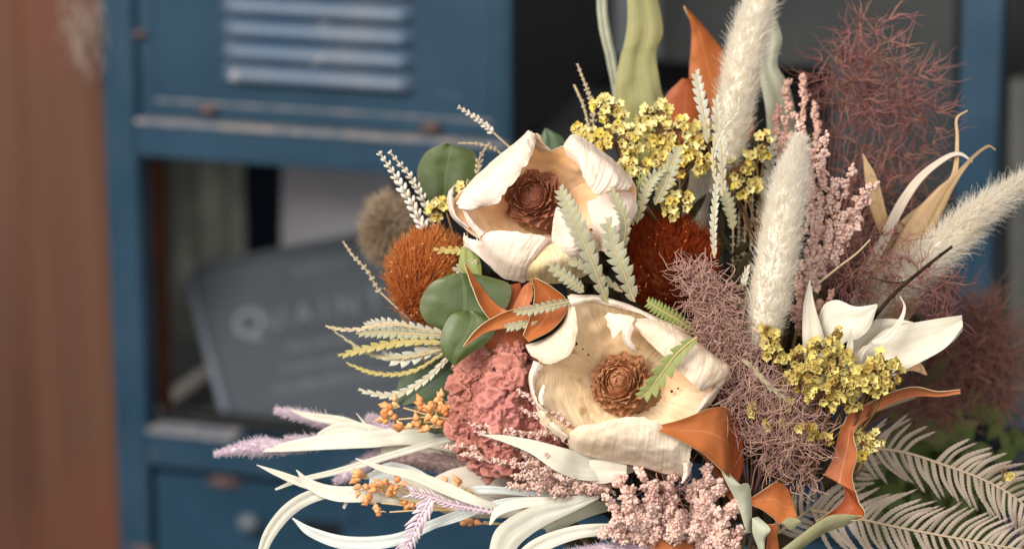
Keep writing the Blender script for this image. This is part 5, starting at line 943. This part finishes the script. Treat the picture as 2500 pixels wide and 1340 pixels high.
statice('mustard statice sprig at the foot of the upright bunny tail', (1930, 1100, -40), [(1872, 800, 84, 12, 10, 4), (1888, 826, 84, 22, 22, 12), (1888, 862, 80, 20, 20, 12), (1905, 880, 76, 14, 10, 5)], 'staticeold', seed=7, fr=11)
statice('large mustard statice cluster in front of the white leaf fan', (1980, 1180, -40), [(2035, 812, 80, 18, 16, 7), (1955, 870, 76, 34, 20, 20), (2010, 850, 86, 40, 30, 30), (2045, 880, 86, 34, 30, 24), (1990, 905, 84, 44, 26, 30), (1950, 930, 76, 30, 24, 16), (2060, 940, 84, 36, 30, 26), (2010, 960, 70, 36, 24, 20), (2080, 950, 86, 30, 24, 16), (1890, 940, 30, 40, 24, 18), (1840, 960, 10, 30, 24, 10)], 'staticeold', seed=8, fr=12)
statice('mustard statice sprig lying over the largest white leaf', (2060, 1100, -20), [(2160, 880, 100, 32, 22, 16), (2125, 905, 100, 40, 18, 18), (2172, 915, 100, 28, 30, 18), (2115, 935, 96, 36, 26, 22), (2160, 950, 96, 26, 18, 14), (2060, 985, 80, 36, 18, 14)], 'staticeold', seed=9, fr=12)
statice('sparse faded statice florets caught inside the loose smoke bush', (1920, 1180, -40), [(1912, 990, 60, 26, 14, 6), (1968, 1040, 74, 22, 24, 8), (1990, 1060, 70, 16, 14, 6), (1890, 1035, 66, 20, 14, 6), (1845, 1000, 60, 16, 14, 5), (2020, 1075, 60, 14, 10, 4)], 'staticeold', seed=10, fr=10)
statice('lone yellow statice tuft to the right of the arching orange leaf', (2070, 1180, 0), [(2115, 1055, 10, 22, 14, 9), (2142, 1072, 10, 16, 20, 9), (2105, 1082, 10, 18, 22, 11), (2106, 1108, 10, 14, 12, 6)], 'statice', seed=11, fr=12)
statice('single tiny yellow floret stuck on the beige fern', (2450, 1176, -90), [(2466, 1162, -90, 6, 6, 3)], 'statice', seed=12, fr=9)

# ---------- tan pods with tails, twig ----------
PG = 'tan seed pods with curling tails'
wleaf([(2150, 760, 6), (2190, 640, 22), (2250, 540, 26), (2300, 470, 16), (2330, 425, 7), (2338, 340, 4), (2336, 290, 3), (2362, 270, 1.5)], 'tan pod with a tall tail hooking at its tip', 'tan', w_=-200, tilt=.4, name='seed_pod', group=PG)
wleaf([(2180, 740, 4), (2240, 610, 14), (2290, 510, 14), (2330, 440, 8), (2370, 390, 4), (2410, 358, 3), (2430, 366, 1.5)], 'tan pod whose tail bends over against the blue post', 'tan', w_=-180, tilt=-.4, name='seed_pod', group=PG)
wleaf([(2080, 740, 6), (2150, 600, 12), (2200, 500, 12), (2250, 430, 9), (2310, 385, 6), (2345, 376, 4), (2374, 396, 2)], 'pale pod with freckled tail curling right', 'tanpale', w_=-190, tilt=.3, name='seed_pod', group=PG)
wleaf([(2180, 620, 6), (2150, 530, 16), (2130, 450, 16), (2112, 390, 4), (2106, 375, 1)], 'short tan pod right of the pink sprays', 'tan', w_=-230, tilt=.4, name='seed_pod', group=PG)
wleaf([(2080, 800, 10), (2120, 700, 34), (2170, 620, 36), (2240, 530, 20), (2290, 480, 4)], 'wide beige pod behind the thin mauve wisps', 'tan', w_=-260, tilt=.4, name='seed_pod', group=PG)
wleaf([(2060, 820, 10), (2110, 780, 40), (2180, 760, 44), (2240, 720, 20)], 'cream brown leaf behind the twig', 'tan', w_=-250, name='seed_pod', group=PG)
t = thing('twig', (2100, 810, 0), 'dark brown bare twig pointing up right over the bunny tail', 'twig'); mb = MB()
tube(mb, [(2060, 850, -20), (2120, 790, 0), (2180, 720, 10), (2250, 660, 14), (2290, 628, 14), (2322, 604, 14)], [7, 5.5, 4.5, 3.6], 8, n=40); mb.obj('stem', M['twig'], t)
mb = MB(); tube(mb, [(2222, 686, 12), (2180, 690, 10), (2120, 676, 10)], [2.4, 1.4], 6, n=14); mb.obj('side_shoot', M['twig'], t)
mb = MB(); beads(mb, [(2322, 604, 14), (2296, 622, 16), (2268, 650, 15)], [4.5, 4.6, 4.4], 0, 2); mb.obj('bud', M['twig'], t)
t = thing('straw_stem', (2030, 680, 0), 'pale knobbly straw rising right from the pink spray', 'stem'); mb = MB(); tube(mb, [(2000, 690, -20), (2050, 650, 0), (2090, 620, 0), (2125, 585, 0)], [3.4, 2], 6, n=24); mb.obj('stem', M['wheattan'], t)

# ---------- ferns ----------
def fern(label, spine, n, Lf, ang=1.0, m='fern', hw=6.5, group='dry beige fern fronds', name='fern_frond', seed=0, skip=()):
    rr = random.Random(seed); t = thing(name, spine[0], label, 'fern', group); mb = MB(); C = spl(spine, 200); D = nrm(np.gradient(C, axis=0)); A = nrm(np.stack([-D[:, 1], D[:, 0], np.zeros(200)], 1))
    for s_ in (1, -1):
        for i in range(n):
            f = (i+.5*(s_ > 0))/n
            if (s_, i) in skip: continue
            k = int(f*199); L = Lf(f)*rr.uniform(.82, 1.1); a = ang*rr.uniform(.88, 1.12); d = D[k]*math.cos(a)+A[k]*s_*math.sin(a); b = C[k]; zz = rr.uniform(-10, 14)
            cur = D[k]*L*rr.uniform(.10, .32); tp = b+d*L+cur+[0, 0, zz-.1*L]; mid = b+d*L*.5+[0, 0, 5]
            P_ = spl([b, mid, tp], 22); DD = nrm(np.gradient(P_, axis=0)); AA = nrm(np.stack([-DD[:, 1], DD[:, 0], np.zeros(22)], 1)); u = np.linspace(0, 1, 22)
            w_ = hw*np.sqrt(np.clip(1-u**2.5, 0, 1))*(.85+.15*u)*(1+.30*((np.arange(22) % 2)-.5))*rr.uniform(.8, 1.15)
            tl = rr.uniform(-.6, .6); G = np.stack([P_+AA*w_[:, None]+np.array([0, 0, 1])*(w_*tl)[:, None], P_+[0, 0, 2.2], P_-AA*w_[:, None]-np.array([0, 0, 1])*(w_*tl)[:, None]], 1); shell(mb, G, 1.2)
    mb.obj('leaflets', M[m], t); rb = MB(); tube(rb, C+[0, 0, 2], np.linspace(4.2, 2, 200), 6); rb.obj('midrib', M[m+'rib'], t)
M['fernrib'] = mat('tan_fern_midrib', (.48, .37, .25), None, rough=.6)
fern('upper beige fern frond sweeping down to the right edge', [(2090, 1092, -150), (2200, 1102, -140), (2310, 1136, -130), (2400, 1170, -130), (2480, 1215, -130), (2560, 1290, -140)], 28, lambda f: 96-14*f, 1.02, seed=1, skip=[(-1, k) for k in (7, 8, 9)], hw=6)
fern('lower beige fern frond crossing the bottom right corner', [(1980, 1245, -110), (2080, 1262, -100), (2200, 1288, -90), (2330, 1312, -90), (2440, 1332, -90), (2560, 1350, -90)], 32, lambda f: 128-62*f, .95, seed=2, hw=6)
fern('short fern frond showing behind the arching orange leaf', [(1900, 1300, -160), (1980, 1240, -160), (2080, 1160, -160), (2120, 1110, -160)], 16, lambda f: 80-30*f, 1.0, seed=3, hw=6)

# ---------- berries ----------
def berries(label, base, clumps, seed=0, r=9):
    rr = np.random.default_rng(seed); t = thing('berry_sprig', base, label, 'berries', 'orange berry sprigs'); st = MB(); b = MB(); cs = []; ax = []; rs = []; base = np.array(base, float)
    for (x, y, w_, sp, n) in clumps:
        c = np.array([x, y, w_], float); hub = c+(base-c)*.12; tube(st, [base, (base+hub)/2+rr.normal(0, 6, 3), hub], [2.6, 2.0], 6, n=14)
        for i in range(n):
            d = nrm((rr.normal(0, 1, 3)-[0.5*(base[0] > x), 0, -.2])[None])[0]; p = c+d*sp*rr.uniform(.5, 1.05)*[1, 1, .6]; q = hub+(c-hub)*.4; e = p-d*r*.8; tube(st, [q, (q+e)/2+rr.normal(0, 2, 3), e], 1.4, 5, n=6); cs.append(p); ax.append(d); rs.append(r*rr.uniform(.8, 1.15))
    v, f = ICO2; R = np.array(rs); A = nrm(np.array(ax))
    for c, a, r_ in zip(cs, A, R):
        d = v @ a; perp = v-d[:, None]*a; tp = np.where(d > 0, (1-d**1.2*.62), 1); along = np.where(d > 0, d*1.0+.95*np.clip(d, 0, 1)**4, d*.9)
        b.add(c+(a*along[:, None]+perp*tp[:, None])*r_, tris=f, tint=rr.uniform(0, 1))
    b.obj('berries', M['berry'], t); st.obj('stems', M['berrystem'], t)
berries('orange berry sprig left of the cockscomb flower', (1150, 1032, -90), [(962, 990, -60, 26, 8), (948, 1022, -60, 22, 6), (985, 1046, -60, 20, 5), (1018, 1030, -60, 22, 6), (1030, 985, -60, 12, 3), (1062, 1000, -60, 24, 8), (1078, 972, -60, 16, 5), (1052, 1040, -60, 22, 6), (1092, 1000, -60, 18, 5)], 1)
berries('orange berry sprig hanging over the broad white leaf', (1120, 1245, -40), [(885, 1160, 0, 26, 7), (880, 1188, 0, 18, 4), (940, 1185, 0, 28, 8), (952, 1212, 0, 20, 5), (905, 1225, 0, 22, 5), (928, 1250, 0, 12, 3), (975, 1180, 0, 16, 3), (1000, 1225, -20, 14, 4)], 2, 9)
berries('small orange berry tuft on the beige leaf', (1180, 1240, -60), [(1100, 1185, -30, 20, 6), (1120, 1178, -30, 14, 4)], 3, 8)
berries('orange berries at lower left of the ivory leaves, mostly hidden', (1400, 1290, -60), [(1290, 1238, 0, 16, 4), (1150, 1270, -50, 16, 4), (1130, 1275, -50, 10, 2), (1310, 1240, 0, 10, 3)], 4, 9)

# ---------- lilac plumes ----------
LG = 'lilac plumes at lower left'
def lil(spine, hw, n, label, m='lilac', hl=15, name='lilac_plume', r=1.0):
    plume(spine, hw, int(n*2), label, m, m+'core', hl=hl, r=r, ang=.5, name=name, cat='dried flower', group=LG, jit=.28, corew=.6)
M['lilaccore'] = mat('lilac_core', (.86, .72, .80), (.92, .82, .88), 90, .8); M['pinkbrowncore'] = mat('pinkbrown_core', (.36, .24, .22), (.46, .34, .32), 90, .8)
lil([(790, 1085, -200), (700, 1092, -200), (640, 1090, -200), (585, 1095, -200), (528, 1108, -200)], (10, 22, 28, 14, 4), 1600, 'lilac plume with the leftmost tip of the whole bouquet')
lil([(960, 1075, -300), (850, 1045, -300), (760, 1020, -300), (675, 1002, -300)], (12, 20, 18, 5), 1300, 'upper blurred lilac plume above the ivory leaves')
lil([(860, 1080, -260), (790, 1075, -260), (700, 1070, -260)], (12, 14, 4), 700, 'short lilac plume between two ivory leaves')
lil([(1000, 1080, -300), (940, 1045, -300), (900, 1020, -300)], (20, 26, 8), 900, 'blurred lilac plume under the orange berry sprig')
lil([(1020, 1100, -240), (940, 1110, -240), (880, 1140, -240), (820, 1175, -240)], (12, 30, 26, 6), 1200, 'lilac plume spreading down left over the blue locker door')
lil([(1300, 1200, -200), (1180, 1160, -200), (1080, 1130, -200), (960, 1118, -200)], (20, 32, 34, 12), 1800, 'dusty pink brown plume between the beige leaf and ivory leaf', 'pinkbrown')
lil([(1640, 1345, 0), (1560, 1338, 6), (1470, 1345, 6), (1380, 1352, 0)], (14, 22, 20, 8), 1500, 'lilac plume lying along the bottom edge')
fern('lilac feather shaped leaf hanging down in front of the white leaves', [(1052, 1215, 30), (1032, 1250, 36), (1008, 1300, 36), (985, 1350, 30), (975, 1380, 30)], 17, lambda f: 34-4*f, .75, 'lilacl', 4.2, group=LG, name='feather_leaf', seed=5)
fern('thin lilac feather leaf running right from the hanging one', [(1210, 1252, 20), (1150, 1240, 26), (1100, 1230, 30), (1050, 1212, 30), (1000, 1200, 30)], 20, lambda f: 12+16*f, .7, 'lilacl', 2.6, group=LG, name='feather_leaf', seed=6)

# ---------- puff, pot plant behind ----------
t = thing('tan_puff', (940, 640, -880), 'blurred tan fluffy flower behind the left pincushion', 'dried flower'); mb = MB(); d = nrm(rng.normal(0, 1, (2200, 3)))
hairs(mb, np.array([945, 560, -900])+d*[34, 56, 34], d, np.full(2200, 34.), 2.2, rng.uniform(0, 1, 2200)); mb.obj('flower_head', M['puff'], t); st = MB(); tube(st, [(945, 560, -900), (1050, 900, -420), (1690, 1700, -240)], 5, 6, n=16); st.obj('stem', M['stem'], t)
t = thing('pot_plant', P([(2380, 1500, -1100)])[0], 'blurred green leafy plant in a slate pot low behind the beige ferns', 'plant', world=True); mb = MB(); rr = random.Random(9)
for i in range(420):
    a = rr.uniform(0, 6.28); q = math.sqrt(rr.random()); x = 2330+250*q*math.cos(a); y = 1180+170*q*math.sin(a); an = rr.uniform(0, 6.28); L = rr.uniform(40, 100); h = rr.uniform(10, 26); w_ = rr.uniform(-1250, -900); c, s_ = math.cos(an), math.sin(an)
    leaf(mb, [(x, y, w_, 2), (x+c*L*.4, y+s_*L*.4, w_+6, h), (x+c*L, y+s_*L, w_-8, 1)], 4, rr.uniform(-.8, .8), nu=6, nv=5, thick=1.5)
mb.obj('foliage', M['bush'], t)
mb = MB(); u = np.linspace(0, 2*np.pi, 48, endpoint=False); ctr = np.array([2560, 1120, -1150.])
prof = [(215, -165), (222, -158), (222, -140), (205, -120), (180, 150), (160, 260)]
G = np.array([[ctr+[r_*math.cos(a), h_+r_*.32*math.sin(a), r_*.9*math.sin(a)] for a in u] for r_, h_ in prof]); mb.add(G.reshape(-1, 3), gridq(len(prof), 48, True)); mb.obj('pot', M['pot'], t)
